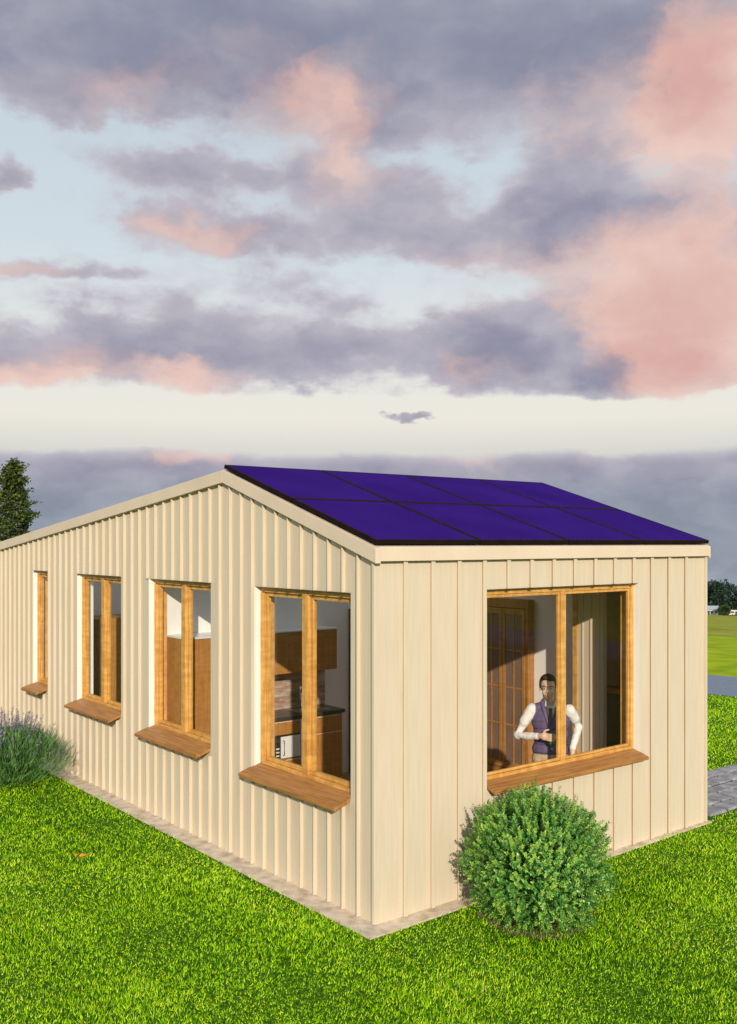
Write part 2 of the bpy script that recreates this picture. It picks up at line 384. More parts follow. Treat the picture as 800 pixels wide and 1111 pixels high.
def wallcols(mb, A0, A1, ops, top, d0, d1, axis, z0=0.0, extra=()):
    """wall as columns between openings. axis 'L': along t; 'R': along s"""
    br = sorted(set([A0, A1, *extra] + [o[0] for o in ops] + [o[1] for o in ops]))
    for a0, a1 in zip(br[:-1], br[1:]):
        mid = (a0+a1)/2; op = [o for o in ops if o[0] < mid < o[1]]
        segs = [(z0, z0, None, None)]
        rng_ = [(z0, None)] if not op else [(z0, op[0][2]), (op[0][3], None)]
        for lo, hi in rng_:
            h0 = top(a0) if hi is None else hi; h1 = top(a1) if hi is None else hi
            if axis == 'L': mb.hexa([(d0,a0,lo),(d1,a0,lo),(d1,a1,lo),(d0,a1,lo),(d0,a0,h0),(d1,a0,h0),(d1,a1,h1),(d0,a1,h1)])
            else: mb.hexa([(a0,d0,lo),(a1,d0,lo),(a1,d1,lo),(a0,d1,lo),(a0,d0,h0),(a1,d0,h1),(a1,d1,h1),(a0,d1,h0)])
def battens(mb, pos, w, dep, ops, top, axis, z0=.015, sign=-1, base=0, stem=None):
    for a in pos:
        a0, a1 = a-w/2, a+w/2; op = [o for o in ops if o[0]-.01 < a < o[1]+.01]
        for lo, hi in ([(z0, top(a))] if not op else [(z0, op[0][2]-.07), (op[0][3], top(a))]):
            if op and hi == top(a) and lo == z0: pass
            if axis == 'L': mb.box(*sorted((base+sign*dep, base-sign*.001)), a0, a1, lo, hi)
            elif stem:
                mb.box(a-stem/2, a+stem/2, *sorted((base+sign*(dep-.010), base-sign*.001)), lo, hi); mb.box(a0, a1, *sorted((base+sign*dep, base+sign*(dep-.010))), lo, hi)
            else: mb.box(a0, a1, *sorted((base+sign*dep, base-sign*.001)), lo, hi)
CL = .035
mb = MB()
wallcols(mb, 0, HL, LW, lambda t: ztop(t)-.035, 0, CL, 'L', extra=[RT])                    # gable facing left
wallcols(mb, CL, HW, RW, lambda s: ZE-.035, 0, CL, 'R')                                     # side facing right
wallcols(mb, CL, HL, FW, lambda t: ztop(t)-.035, HW-CL, HW, 'L', extra=[RT])
wallcols(mb, CL, HW-CL, [], lambda s: ztop(HL)-.035, HL-CL, HL, 'R')
pos = [.212+.197*i for i in range(53) if .212+.197*i < HL-.05]
battens(mb, pos, .016, .031, LW, lambda t: ztop(t)-.06, 'L')
battens(mb, [.013], .030, .030, [], lambda t: ztop(t)-.06, 'L')
battens(mb, [.27+.2905*i for i in range(14)], .040, .030, RW, lambda s: ZE-.06, 'R', stem=.014)
battens(mb, [HW-.013], .030, .026, [], lambda s: ZE-.06, 'R')
battens(mb, pos, .020, .026, FW, lambda t: ztop(t)-.06, 'L', sign=1, base=HW)
battens(mb, [.27+.2905*i for i in range(14)], .030, .026, [], lambda s: ztop(HL)-.06, 'R', sign=1, base=HL)
mb.build('cladding', BEIGE, house, bevel=.002)
# inner wall leaf, ceiling, floor, partitions
TW = .20; ZC = 2.72; ZF = .04
mb = MB()
wallcols(mb, CL+.001, HL-CL, LW, lambda t: ZC+.02, CL+.001, TW, 'L')
wallcols(mb, TW, HW-TW, RW, lambda s: ZC+.02, CL+.001, TW, 'R')
wallcols(mb, CL+.001, HL-CL-.001, FW, lambda t: ZC+.02, HW-TW, HW-CL-.001, 'L')
mb.box(TW, HW-TW, HL-TW, HL-CL-.001, 0, ZC+.02)
mb.build('inner_wall', PLASTER, house)
mb = MB(); tt = CL+.004
for (t0,t1,s0,s1) in [(2.36,3.90,.3,4.1),(4.4,6.8,.4,4.0),(7.4,9.8,.4,4.0)]:  # ceiling openings below the added roof lights
    mb.box(CL+.004, HW-CL-.004, tt, t0, ZC, ZC+.08); mb.box(CL+.004, s0, t0, t1, ZC, ZC+.08); mb.box(s1, HW-CL-.004, t0, t1, ZC, ZC+.08); tt = t1
mb.box(CL+.004, HW-CL-.004, tt, HL-CL-.004, ZC, ZC+.08)
mb.build('ceiling', PLASTER, house)
mb = MB(); mb.box(TW-.002, HW-TW+.002, TW-.002, HL-TW+.002, .01, ZF); mb.build('floor', FLOORW, house)
mb = MB(); mb.box(TW-.001, HW-TW+.001, 3.95, 4.05, ZF-.01, ZC+.01); pt = mb.build('partition_wall', PLASTER, house)
BRICK = None
def splash_mat():
    m, nt, b = newmat('stone_backsplash'); L = nt.links; tc = nt.nodes.new('ShaderNodeTexCoord')
    sp = nt.nodes.new('ShaderNodeSeparateXYZ'); L.new(tc.outputs['Object'], sp.inputs[0]); cb = nt.nodes.new('ShaderNodeCombineXYZ')
    L.new(sp.outputs[0], cb.inputs[0]); L.new(sp.outputs[2], cb.inputs[1])
    br = nt.nodes.new('ShaderNodeTexBrick'); L.new(cb.outputs[0], br.inputs[0]); br.inputs['Scale'].default_value = 1
    br.inputs['Brick Width'].default_value = .21; br.inputs['Row Height'].default_value = .055; br.inputs['Mortar Size'].default_value = .004
    br.inputs['Color1'].default_value = (.52,.34,.25,1); br.inputs['Color2'].default_value = (.62,.50,.42,1); br.inputs['Mortar'].default_value = (.5,.45,.4,1)
    n = nt.nodes.new('ShaderNodeTexNoise'); n.inputs['Scale'].default_value = 6; n.inputs['Detail'].default_value = 6
    mp = nt.nodes.new('ShaderNodeMapping'); mp.inputs['Scale'].default_value = (1,1,5); L.new(tc.outputs['Object'], mp.inputs[0]); L.new(mp.outputs[0], n.inputs['Vector'])
    r = ramp(nt, [(.35, (.35,.22,.17)), (.6, (1,1,1))]); L.new(n.outputs['Fac'], r.inputs[0])
    mx = nt.nodes.new('ShaderNodeMix'); mx.data_type = 'RGBA'; mx.blend_type = 'MULTIPLY'; mx.inputs[0].default_value = .75
    L.new(br.outputs[0], mx.inputs[6]); L.new(r.outputs[0], mx.inputs[7]); L.new(mx.outputs[2], b.inputs['Base Color']); b.inputs['Roughness'].default_value = .6
    return m
mb = MB(); mb.box(.89, 2.34, 3.93, 3.949, .9, 1.43); mb.build('backsplash', splash_mat(), house)
mb = MB(); mb.box(TW-.001, HW-TW+.001, 7.0, 7.1, ZF-.01, ZC+.01); mb.build('partition_wall', PLASTER, house)
mb = MB(); mb.box(2.72, 2.80, 3.90, 3.949, ZF, 2.10); mb.box(3.56, 3.64, 3.90, 3.949, ZF, 2.10); mb.box(2.80, 3.56, 3.90, 3.949, 2.02, 2.10)
idr = mb.build('inner_door', DARKWOOD, house)
mb = MB(); mb.box(2.805, 3.555, 3.915, 3.947, ZF+.004, 2.016); mb.box(2.9,3.46,3.909,3.916,.25,1.0); mb.box(2.9,3.46,3.909,3.916,1.15,1.9); mb.build('door_leaf', DARKWOOD, idr, bevel=.003)
mb = MB(); mb.tube([(2.86,3.91,1.05),(2.86,3.87,1.05),(2.96,3.87,1.05)], .009, 8); mb.build('door_handle', STEEL, idr, smooth=True)

# roof and fascia
mb = MB(); OV = .052
def slab(t0, t1, d0, d1, s0, s1, dz0, dz1):
    f = lambda t, sl: 0
    za, zb = (ztop(t0), ztop(t1)) if t0 >= 0 else (ZE+SR*t0, ztop(t1))
    mb.hexa([(s0,t0,za+dz0),(s1,t0,za+dz0),(s1,t1,zb+dz0),(s0,t1,zb+dz0),(s0,t0,za+dz1),(s1,t0,za+dz1),(s1,t1,zb+dz1),(s0,t1,zb+dz1)])
slab(-.03, RT, 0, 0, -.02, HW+.02, -.09, .004); RL = [(2.36,3.90,.3,4.1),(4.4,6.8,.4,4.0),(7.4,9.8,.4,4.0)]     # unseen roof lights, added in the long slope to brighten the rooms
tt = RT
for (t0,t1,s0,s1) in RL:
    slab(tt, t0, 0, 0, -.02, HW+.02, -.09, .004); slab(t0, t1, 0, 0, -.02, s0, -.09, .004); slab(t0, t1, 0, 0, s1, HW+.02, -.09, .004); tt = t1
slab(tt, HL+.03, 0, 0, -.02, HW+.02, -.09, .004)
roof = mb.build('roof', ROOFM, house)
for (t0,t1,s0,s1) in RL:  # frame, pane and shaft of each added roof light
    mb = MB(); slab(t0-.03, t0+.03, 0,0, s0-.03, s1+.03, .005, .03); slab(t1-.03, t1+.03, 0,0, s0-.03, s1+.03, .005, .03); slab(t0+.03, t1-.03, 0,0, s0-.03, s0+.03, .005, .03); slab(t0+.03, t1-.03, 0,0, s1-.03, s1+.03, .005, .03)
    rl = mb.build('added_roof_light', PFRAME, roof)
    mb = MB(); slab(t0+.02, t1-.02, 0,0, s0+.02, s1-.02, .012, .016); mb.build('glass_pane', GLASS, roof)
    mb = MB()
    for (a0,a1,c0,c1) in ((s0-.03,s0-.002,t0-.03,t1+.03),(s1+.002,s1+.03,t0-.03,t1+.03),(s0,s1,t0-.03,t0-.002),(s0,s1,t1+.002,t1+.03)):
        mb.hexa([(a0,c0,ZC+.005),(a1,c0,ZC+.005),(a1,c1,ZC+.005),(a0,c1,ZC+.005),(a0,c0,ztop(c0)-.095),(a1,c0,ztop(c0)-.095),(a1,c1,ztop(c1)-.095),(a0,c1,ztop(c1)-.095)])
    mb.build('added_light_well', PLASTER, roof)
mb = MB()
for s0, s1 in ((-OV, -.0005), (HW+.0005, HW+.022)):
    slab(-OV, RT, 0, 0, s0, s1, -.118, 0); slab(RT, HL+OV, 0, 0, s0, s1, -.118, 0)
z_e = ZE - SR*OV
mb.box(-.0005+.001, HW-.001, -OV, -.0005, ZE-.118, ZE-.012)
zb = ztop(HL); mb.box(.001, HW-.001, HL+.0005, HL+OV, zb-.118, zb-.01)
mb.build('fascia', TRIM, roof, bevel=.003)
mb = MB(); mb.box(-.02,HW+.02,-.035,-.0,ZE-.02,ZE+.001)
# solar panels: four columns, two rows
nrm = Vector((0,-SR,1)).normalized(); al = Vector((0,1,SR)).normalized(); Ls = RT/al.y
PWID = (HW+.055)/4; PLEN = (Ls+.03)/2
def pan(parent):
    for c in range(4):
        for r_ in range(2):
            s0 = -.045+c*PWID; l0 = -.035+r_*PLEN
            org = Vector((s0, 0, ZE)) + al*l0 + nrm*.022
            def bx(m, x0,x1,y0,y1,z0,z1):
                m.hexa([org+Vector((x,0,0))+al*y+nrm*zz for zz in (z0,z1) for x,y in ((x0,y0),(x1,y0),(x1,y1),(x0,y1))])
            e = bpy.data.objects.new('solar_panel', None)
            g_ = .006; fw = .020; P, Q = PWID-g_, PLEN-g_
            m = MB(); bx(m, g_+fw, P-fw, g_+fw, Q-fw, .006, .032); 
            body = m.build('solar_panel', CELLS, parent)
            m = MB(); bx(m, g_, P, g_, g_+fw, 0, .035); bx(m, g_, P, Q-fw, Q, 0, .035); bx(m, g_, g_+fw, g_+fw, Q-fw, 0, .035); bx(m, P-fw, P, g_+fw, Q-fw, 0, .035)
            m.build('panel_frame', PFRAME, body)
            bpy.data.objects.remove(e)
pan(house)

# windows
def window(axis, a0, a1, z0, z1, lights=2, right_over=.02, cream=False, mh=.044, sw=.034, nose=.158):
    woodA = PINEY if axis == 'L' else PINEX; sillm = SILLY if axis == 'L' else SILLX
    def B(m, x0, x1, d0, d1, h0, h1):
        if axis == 'L': m.box(d0, d1, x0, x1, h0, h1)
        else: m.box(x0, x1, d0, d1, h0, h1)
    FD0, FD1 = .063, (.140 if axis == 'L' else .102); fw = .052; q0, q1 = (.088, .128) if axis == 'L' else (.072, .098); gq = (q0+q1)/2
    m = MB(); lt = .008                                    # reveal lining
    B(m, a0+.0005, a0+.002, .002, FD0, z0, z1); B(m, a1-.004, a1-.0005, .002, FD0, z0, z1); B(m, a0+.003, a1-.005, .002, FD0, z1-.002, z1-.0005)
    m.cur = 0; reveal_b = m
    # the window frame carries the rest
    f = MB(); f.cur = 0
    B(f, a0+.001, a0+fw, FD0, FD1, z0, z1-.001); B(f, a1-fw, a1-.001, FD0, FD1, z0, z1-.001)
    mull = []
    n = lights; wl = (a1-a0)/n
    for k in range(1, n):
        c = a0+wl*k; B(f, c-mh, c+mh, FD0-.004, FD1, z0+fw, z1-fw); mull.append(c)
    f.cur = 1
    B(f, a0+fw, a1-fw, FD0, FD1, z0, z0+fw); B(f, a0+fw, a1-fw, FD0, FD1, z1-fw, z1-.001)
    e = bpy.data.objects.new('window', None); COL.objects.link(e); e.parent = house; e.empty_display_size = .1
    f.build('frame', [PINE, woodA], e, bevel=.003)
    reveal_b.build('reveal_lining', WHITE, e)
    # inner lining of the wall thickness
    il = MB(); B(il, a0, a0+.02, FD1, TW+.006, z0, z1); B(il, a1-.02, a1, FD1, TW+.006, z0, z1); B(il, a0+.02, a1-.02, FD1, TW+.006, z1-.02, z1)
    B(il, a0+.02, a1-.02, FD1, TW+.05, z0-.005, z0+.022)
    il.build('inner_lining', WHITE if cream else PINE, e)
    edges = [a0+fw] + [x for c in mull for x in (c-mh, c+mh)] + [a1-fw]
    for k in range(n):
        e0, e1 = edges[2*k]+.003, edges[2*k+1]-.003; b0, b1 = z0+fw+.003, z1-fw-.003
        s = MB(); s.cur = 0; B(s, e0, e0+sw, q0, q1, b0, b1); B(s, e1-sw, e1, q0, q1, b0, b1); s.cur = 1
        B(s, e0+sw, e1-sw, q0, q1, b0, b0+sw); B(s, e0+sw, e1-sw, q0, q1, b1-sw, b1)
        s.build('sash', [PINE, woodA], e, bevel=.003)
        g_ = MB(); B(g_, e0+sw-.004, e1-sw+.004, gq-.002, gq+.002, b0+sw-.004, b1-sw+.004); g_.build('glass_pane', GLASS, e)
    # sloping board sill
    s = MB(); o, th = -nose, .030; x0, x1 = a0, a1+right_over
    # only the nose runs past the opening
    def pt(a, d, z): return (d, a, z) if axis == 'L' else (a, d, z)
    zl = lambda d: z0+.024 - .32*(FD0-.002-d)
    s.hexa([pt(a0+.004, FD0-.002, z0-.01), pt(a1-.006, FD0-.002, z0-.01), pt(a1-.006, -.003, zl(-.003)-th), pt(a0+.004, -.003, zl(-.003)-th),
            pt(a0+.004, FD0-.002, z0+.024), pt(a1-.006, FD0-.002, z0+.024), pt(a1-.006, -.003, zl(-.003)), pt(a0+.004, -.003, zl(-.003))])
    s.hexa([pt(x0, -.002, zl(-.002)-th), pt(x1, -.002, zl(-.002)-th), pt(x1, o, zl(o)-th), pt(x0, o, zl(o)-th),
            pt(x0, -.002, zl(-.002)), pt(x1, -.002, zl(-.002)), pt(x1, o, zl(o)), pt(x0, o, zl(o))])
    s.build('sill', sillm, e, bevel=.003)
    return e
for i, (a0,a1,z0,z1) in enumerate(LW): window('L', a0, a1, z0, z1, 1 if i == 3 else 2, cream=(i == 2))
window('R', *RW[0], 2, right_over=.005, mh=.028, sw=.024, nose=.11)

for (a0,a1,z0,z1) in FW:  # unseen windows of the far wall, added for light indoors
    e = bpy.data.objects.new('window', None); COL.objects.link(e); e.parent = house; e.empty_display_size = .1
    f = MB(); X0, X1 = HW-.13, HW-.06
    f.box(X0,X1,a0+.001,a0+.055,z0,z1-.001); f.box(X0,X1,a1-.055,a1-.001,z0,z1-.001); f.box(X0,X1,a0+.055,a1-.055,z0,z0+.055); f.box(X0,X1,a0+.055,a1-.055,z1-.055,z1-.001); c_ = (a0+a1)/2; f.box(X0,X1,c_-.04,c_+.04,z0+.055,z1-.055)
    f.build('frame', PINE, e, bevel=.003)
    for q0, q1 in ((a0+.053,c_-.038),(c_+.038,a1-.053)):
        f = MB(); f.box(HW-.10,HW-.096,q0,q1,z0+.053,z1-.053); f.build('glass_pane', GLASS, e)
# ------------------------------------------------------------------ things inside
def inside(name, label, cat, s, t, z=ZF, group=None):
    r = thing(name, label, cat, W(s, t, z), HR, group); r['_o'] = 0; del r['_o']; return r, Vector((s, t, z))
def sh(m, org):          # shift a mesh builder from house coordinates to the thing's own
    m.v = [(v[0]-org.x, v[1]-org.y, v[2]-org.z) for v in m.v]; return m
# base units
r, o = inside('kitchen_unit', 'brown wooden kitchen base unit with dark worktop and sink, under brick splashback', 'kitchen unit', .9, 3.5)
m = MB(); m.box(.9,1.30,3.5,3.925,.14,.90); m.box(1.68,2.28,3.5,3.925,.14,.90); m.box(1.30,1.68,3.5,3.925,.14,.465); m.box(1.30,1.68,3.5,3.925,.735,.90); m.box(1.30,1.68,3.88,3.925,.465,.735)
m.box(.92,2.26,3.56,3.9,ZF,.14); sh(m,o).build('carcass', OAK, r)
m = MB(); m.box(.88,2.31,3.47,3.928,.905,.945); sh(m,o).build('worktop', COUNTER, r, bevel=.003)
for (x0,x1,q0,q1,nm) in [(.905,1.295,.15,.895,'door'),(1.305,1.675,.15,.455,'door'),(1.305,1.675,.745,.895,'drawer'),(1.69,2.275,.15,.70,'door'),(1.69,2.275,.71,.895,'drawer')]:
    m = MB(); m.box(x0+.004,x1-.004,3.482,3.499,q0,q1); d = sh(m,o).build(nm, OAK, r, bevel=.002)
    m = MB(); m.box(x0+.004,x1-.004,3.4795,3.4815,q1-.012,q1-.006); sh(m,o).build('edge_strip', WHITEPL, d)
m = MB(); m.box(1.678,1.688,3.479,3.499,.15,.895); m.box(1.295,1.304,3.479,3.499,.15,.895); sh(m,o).build('edge_strip', WHITEPL, r)
m = MB(); m.box(1.72,2.16,3.56,3.86,.946,.950); m.box(1.76,2.12,3.59,3.83,.947,.953); sh(m,o).build('sink', STEEL, r)
m = MB(); m.tube([(1.94,3.88,.945),(1.94,3.88,1.12),(1.94,3.85,1.17),(1.94,3.78,1.18),(1.94,3.72,1.13)], .011, 8); sh(m,o).build('tap', STEEL, r, smooth=True)
r, o = inside('microwave', 'white microwave with dark control panel built into the kitchen base unit', 'microwave', 1.32, 3.48, .47)
m = MB(); m.box(1.32,1.665,3.49,3.84,.47,.725); sh(m,o).build('casing', BLACK, r, bevel=.003)
m = MB(); m.box(1.40,1.66,3.468,3.489,.475,.72); sh(m,o).build('door', WHITEPL, r, bevel=.004)
m = MB(); m.tube([(1.425,3.466,.51),(1.425,3.445,.52),(1.425,3.445,.67),(1.425,3.466,.68)], .006, 6); sh(m,o).build('handle', BLACK, r)
m = MB(); m.box(1.335,1.385,3.482,3.489,.66,.70); sh(m,o).build('display', STEEL, r)
m = MB(); m.box(1.34,1.38,3.482,3.489,.50,.515); sh(m,o).build('button', WHITEPL, r)
for q_ in (.54,.58): m = MB(); m.box(1.34,1.38,3.482,3.489,q_,q_+.015); sh(m,o).build('button', WHITEPL, r)
r, o = inside('wall_cupboard', 'brown wooden wall cupboard hung above the brick splashback', 'wall cupboard', .9, 3.64, 1.41)
m = MB(); m.box(.9,2.30,3.64,3.948,1.41,1.89); sh(m,o).build('carcass', OAK, r)
m = MB(); m.box(.89,2.31,3.62,3.948,1.891,1.905); sh(m,o).build('top_board', WHITEPL, r)
for k in range(3):
    x0 = .9+k*1.4/3; m = MB(); m.box(x0+.003,x0+1.4/3-.003,3.622,3.639,1.412,1.888); sh(m,o).build('door', OAK, r, bevel=.002)
r, o = inside('tall_cupboard', 'tall plain orange-brown cupboard seen through the second window from the corner', 'cupboard', .2, 3.5)
m = MB(); m.box(.205,.86,3.5,3.948,ZF,1.90); sh(m,o).build('carcass', OAK, r)
m = MB(); m.box(.2,.865,3.478,3.948,1.901,1.92); sh(m,o).build('top_board', WHITEPL, r)
m = MB(); m.box(.208,.857,3.48,3.499,ZF+.06,1.895); sh(m,o).build('door', OAK, r, bevel=.002)
r, o = inside('wardrobe', 'brown wooden wardrobe seen through the third window from the corner', 'wardrobe', .33, 6.4)
m = MB(); m.box(.33,2.3,6.4,6.97,ZF,1.93); sh(m,o).build('carcass', OAK, r)
for k, (x0, x1) in enumerate(((.33,.62),(.62,1.18),(1.18,1.74),(1.74,2.3))):
    m = MB(); m.box(x0+.003,x1-.003,6.38,6.399,ZF+.06,1.92); sh(m,o).build('door', OAK if k else DARKWOOD, r, bevel=.002)  # first door darker: stands in for the unlit part of the front
# glazed cupboard along the far side wall
BPANE = noisy('smoked_pane', (.20,.13,.10), (.27,.18,.14), nscale=2, rough=.12, spec=.6)
r, o = inside('glazed_cupboard', 'tall dark wood cupboard with small-paned glass doors behind the standing man', 'cupboard', 4.2, 2.19)
m = MB(); XF = 4.10
m.box(XF,4.215,2.19,2.235,ZF,2.24); m.box(XF,4.215,2.99,3.05,ZF,2.24); m.box(XF,4.215,2.235,2.99,2.13,2.24)
m.box(XF,4.215,2.235,2.99,ZF,.14); sh(m,o).build('case', wood('case_wood', (.46,.22,.07), (.30,.13,.035), 2), r, bevel=.003)
MUNT = wood('muntin_wood', (.50,.25,.08), (.36,.16,.045), 2)
for (y0,y1) in [(2.24,2.61),(2.62,2.985)]:
    m = MB(); m.box(XF-.005,XF+.03,y0,y0+.045,.15,2.12); m.box(XF-.005,XF+.03,y1-.045,y1,.15,2.12); m.box(XF-.005,XF+.03,y0+.045,y1-.045,.15,.23); m.box(XF-.005,XF+.03,y0+.045,y1-.045,2.05,2.12)
    ym = (y0+y1)/2; m.box(XF-.002,XF+.02,ym-.011,ym+.011,.23,2.05)
    for q in (.69,1.15,1.61): m.box(XF-.001,XF+.018,y0+.045,y1-.045,q-.011,q+.011)
    d = sh(m,o).build('door', MUNT, r, bevel=.002)
    m = MB(); m.box(XF+.006,XF+.010,y0+.04,y1-.04,.22,2.06); sh(m,o).build('glass_pane', BPANE, d)
# cream board panel and brown cabinet further right
r, o = inside('board_screen', 'cream vertical board screen standing in the room to the right of the man', 'screen', 3.73, .95)
m = MB(); m.box(3.70,3.76,.757,1.10,ZF,2.5)
for k in range(3): m.box(3.688,3.701,.80+.11*k,.815+.11*k,ZF,2.5)
sh(m,o).build('board', BEIGE, r)
m = MB(); m.box(3.69,3.77,1.101,1.165,ZF,2.5); sh(m,o).build('post', PINE, r, bevel=.003)
r, o = inside('side_cabinet', 'dark brown hanging cabinet and ledge seen at right end of the big window', 'cabinet', 4.0, .8)
BR = noisy('brown_panel', (.30,.19,.13), (.36,.23,.16), nscale=3, rough=.5)
m = MB(); m.box(4.03,4.215,.87,1.07,1.36,2.6); sh(m,o).build('upper_box', BR, r)
m = MB(); m.box(3.97,4.215,.45,1.07,1.29,1.34); sh(m,o).build('ledge', OAK, r, bevel=.004)
m = MB(); m.box(4.05,4.215,.47,1.07,ZF,1.289); sh(m,o).build('lower_box', noisy('olive_panel', (.11,.10,.07),(.16,.14,.10), nscale=3, rough=.3), r)

# ------------------------------------------------------------------ leaves in bulk
def quads_obj(name, centers, dirs, ups, length, width, mat, parent=None, shape='leaf', loc=None):
    """many small leaf faces in one mesh. centers Nx3, dirs (long axis), ups (face normal-ish)"""
    n = len(centers); d = dirs/np.linalg.norm(dirs, axis=1)[:,None]
    s = np.cross(d, ups); s /= (np.linalg.norm(s, axis=1)[:,None]+1e-9)
    u2 = np.cross(s, d)
    L_ = np.broadcast_to(np.asarray(length).reshape(-1,1), (n,1)); W_ = np.broadcast_to(np.asarray(width).reshape(-1,1), (n,1))
    if shape == 'leaf':
        p = [centers, centers+d*L_*.45+s*W_*.5+u2*W_*.12, centers+d*L_, centers+d*L_*.45-s*W_*.5+u2*W_*.12]; k = 4
    elif shape == 'tri':
        p = [centers-s*W_*.5, centers+s*W_*.5, centers+d*L_]; k = 3
    vv = np.stack(p, 1).reshape(-1,3).astype(np.float32)
    me = bpy.data.meshes.new(name); me.vertices.add(n*k); me.vertices.foreach_set('co', vv.ravel())
    me.loops.add(n*k); me.loops.foreach_set('vertex_index', np.arange(n*k, dtype=np.int32))
    me.polygons.add(n); me.polygons.foreach_set('loop_start', np.arange(0, n*k, k, dtype=np.int32)); me.polygons.foreach_set('loop_total', np.full(n, k, dtype=np.int32))
    me.update(calc_edges=True); me.materials.append(mat)
    ob = bpy.data.objects.new(name, me); COL.objects.link(ob)
    if parent: ob.parent = parent
    if loc is not None: ob.location = loc
    return ob
def unit(n):
    a = rng.normal(size=(n,3)); return a/np.linalg.norm(a, axis=1)[:,None]

# lawn grass
GRASS = foliage('grass_blades', [(0,(.008,.045,.002)),(.18,(.04,.18,.003)),(.36,(.18,.45,.004)),(.62,(.37,.67,.006)),(.86,(.54,.80,.012)),(1,(.74,.86,.08))], rough=.55, trans=.15, spec=.12, patch=.45)  # greens vary per blade; darkest stops stand in for shadow between blades
def grass():
    pts = []
    def zone(y0, y1, dens, xl, xr):
        n = int((y1-y0)*(xr-xl)*dens); x = rng.uniform(xl, xr, n); y = rng.uniform(y0, y1, n); return np.stack([x,y],1), dens
    out = []
    for y0, y1, dens in [(5.3,6.5,7600),(6.5,8,6300),(8,10,4200),(10,12.5,2800),(12.5,15.5,1700),(15.5,18.5,1300),(18.5,26,600)]:
        n = int((y1-y0)*(2*(y1*.383+.7))*dens); y = rng.uniform(y0, y1, n); x = rng.uniform(-1,1,n)*(y1*.383+.7)
        keep = np.abs(x) < y*.383+.7
        if y0 >= 12: keep &= x > -1e9
        dx, dy = x-HC.x, y-HC.y; s = dx*U.x+dy*U.y; t = dx*V.x+dy*V.y
        wob = .015+.02*np.sin(s*9)+.02*np.sin(t*13+1)+rng.uniform(-.02,.02,n)
        inh = (s > -a+.005+wob) & (t > -b_+.005+wob+.027*np.clip(s,0,4.4)) & (s < HW+a) & (t < HL+a)
        inp = (s > 4.6) & (s < 9.5) & (t > .05) & (t < 1.23)
        hid = (s > 0) & (t > 0) & ((s*1.) < 4) & True
        # what lies behind the cabin is never seen
        behind = (t > 1.5) & (s > .2) & (x/y < .33)
        w_ = x*GN.x+y*GN.y; onroad = (w_ > 18.6)
        keep &= ~inh & ~inp & ~behind & ~onroad
        out.append(np.stack([x[keep], y[keep], np.full(keep.sum(), (dens))],1))
    A = np.concatenate(out); n = len(A)
    sc = (6500/A[:,2])**.36
    c = np.stack([A[:,0], A[:,1], np.full(n,-.003)],1)
    # blades grow in small tufts that lean the same way
    ph = np.sin(A[:,0]*31)*np.cos(A[:,1]*27)*2.2 + np.sin(A[:,0]*7+A[:,1]*5)*1.5
    lean = np.stack([np.cos(ph), np.sin(ph), np.zeros(n)],1)*.35
    d = lean + rng.normal(size=(n,3))*.38; d[:,2] = np.abs(d[:,2])*.4+.8
    up = rng.normal(size=(n,3)); up[:,2] *= .3; up[:,1] -= .6
    ln = rng.uniform(.014,.043,n)*sc**.5*(.85+.3*np.sin(A[:,0]*3)*np.sin(A[:,1]*3.3))
    ob = quads_obj('lawn_grass', c, d, up, ln, rng.uniform(.0055,.0105,n)*sc, GRASS, shape='tri')
    tag(ob, 'short bright green mown lawn grass around the cabin', 'grass', kind='stuff'); print('grass blades', n)
grass()

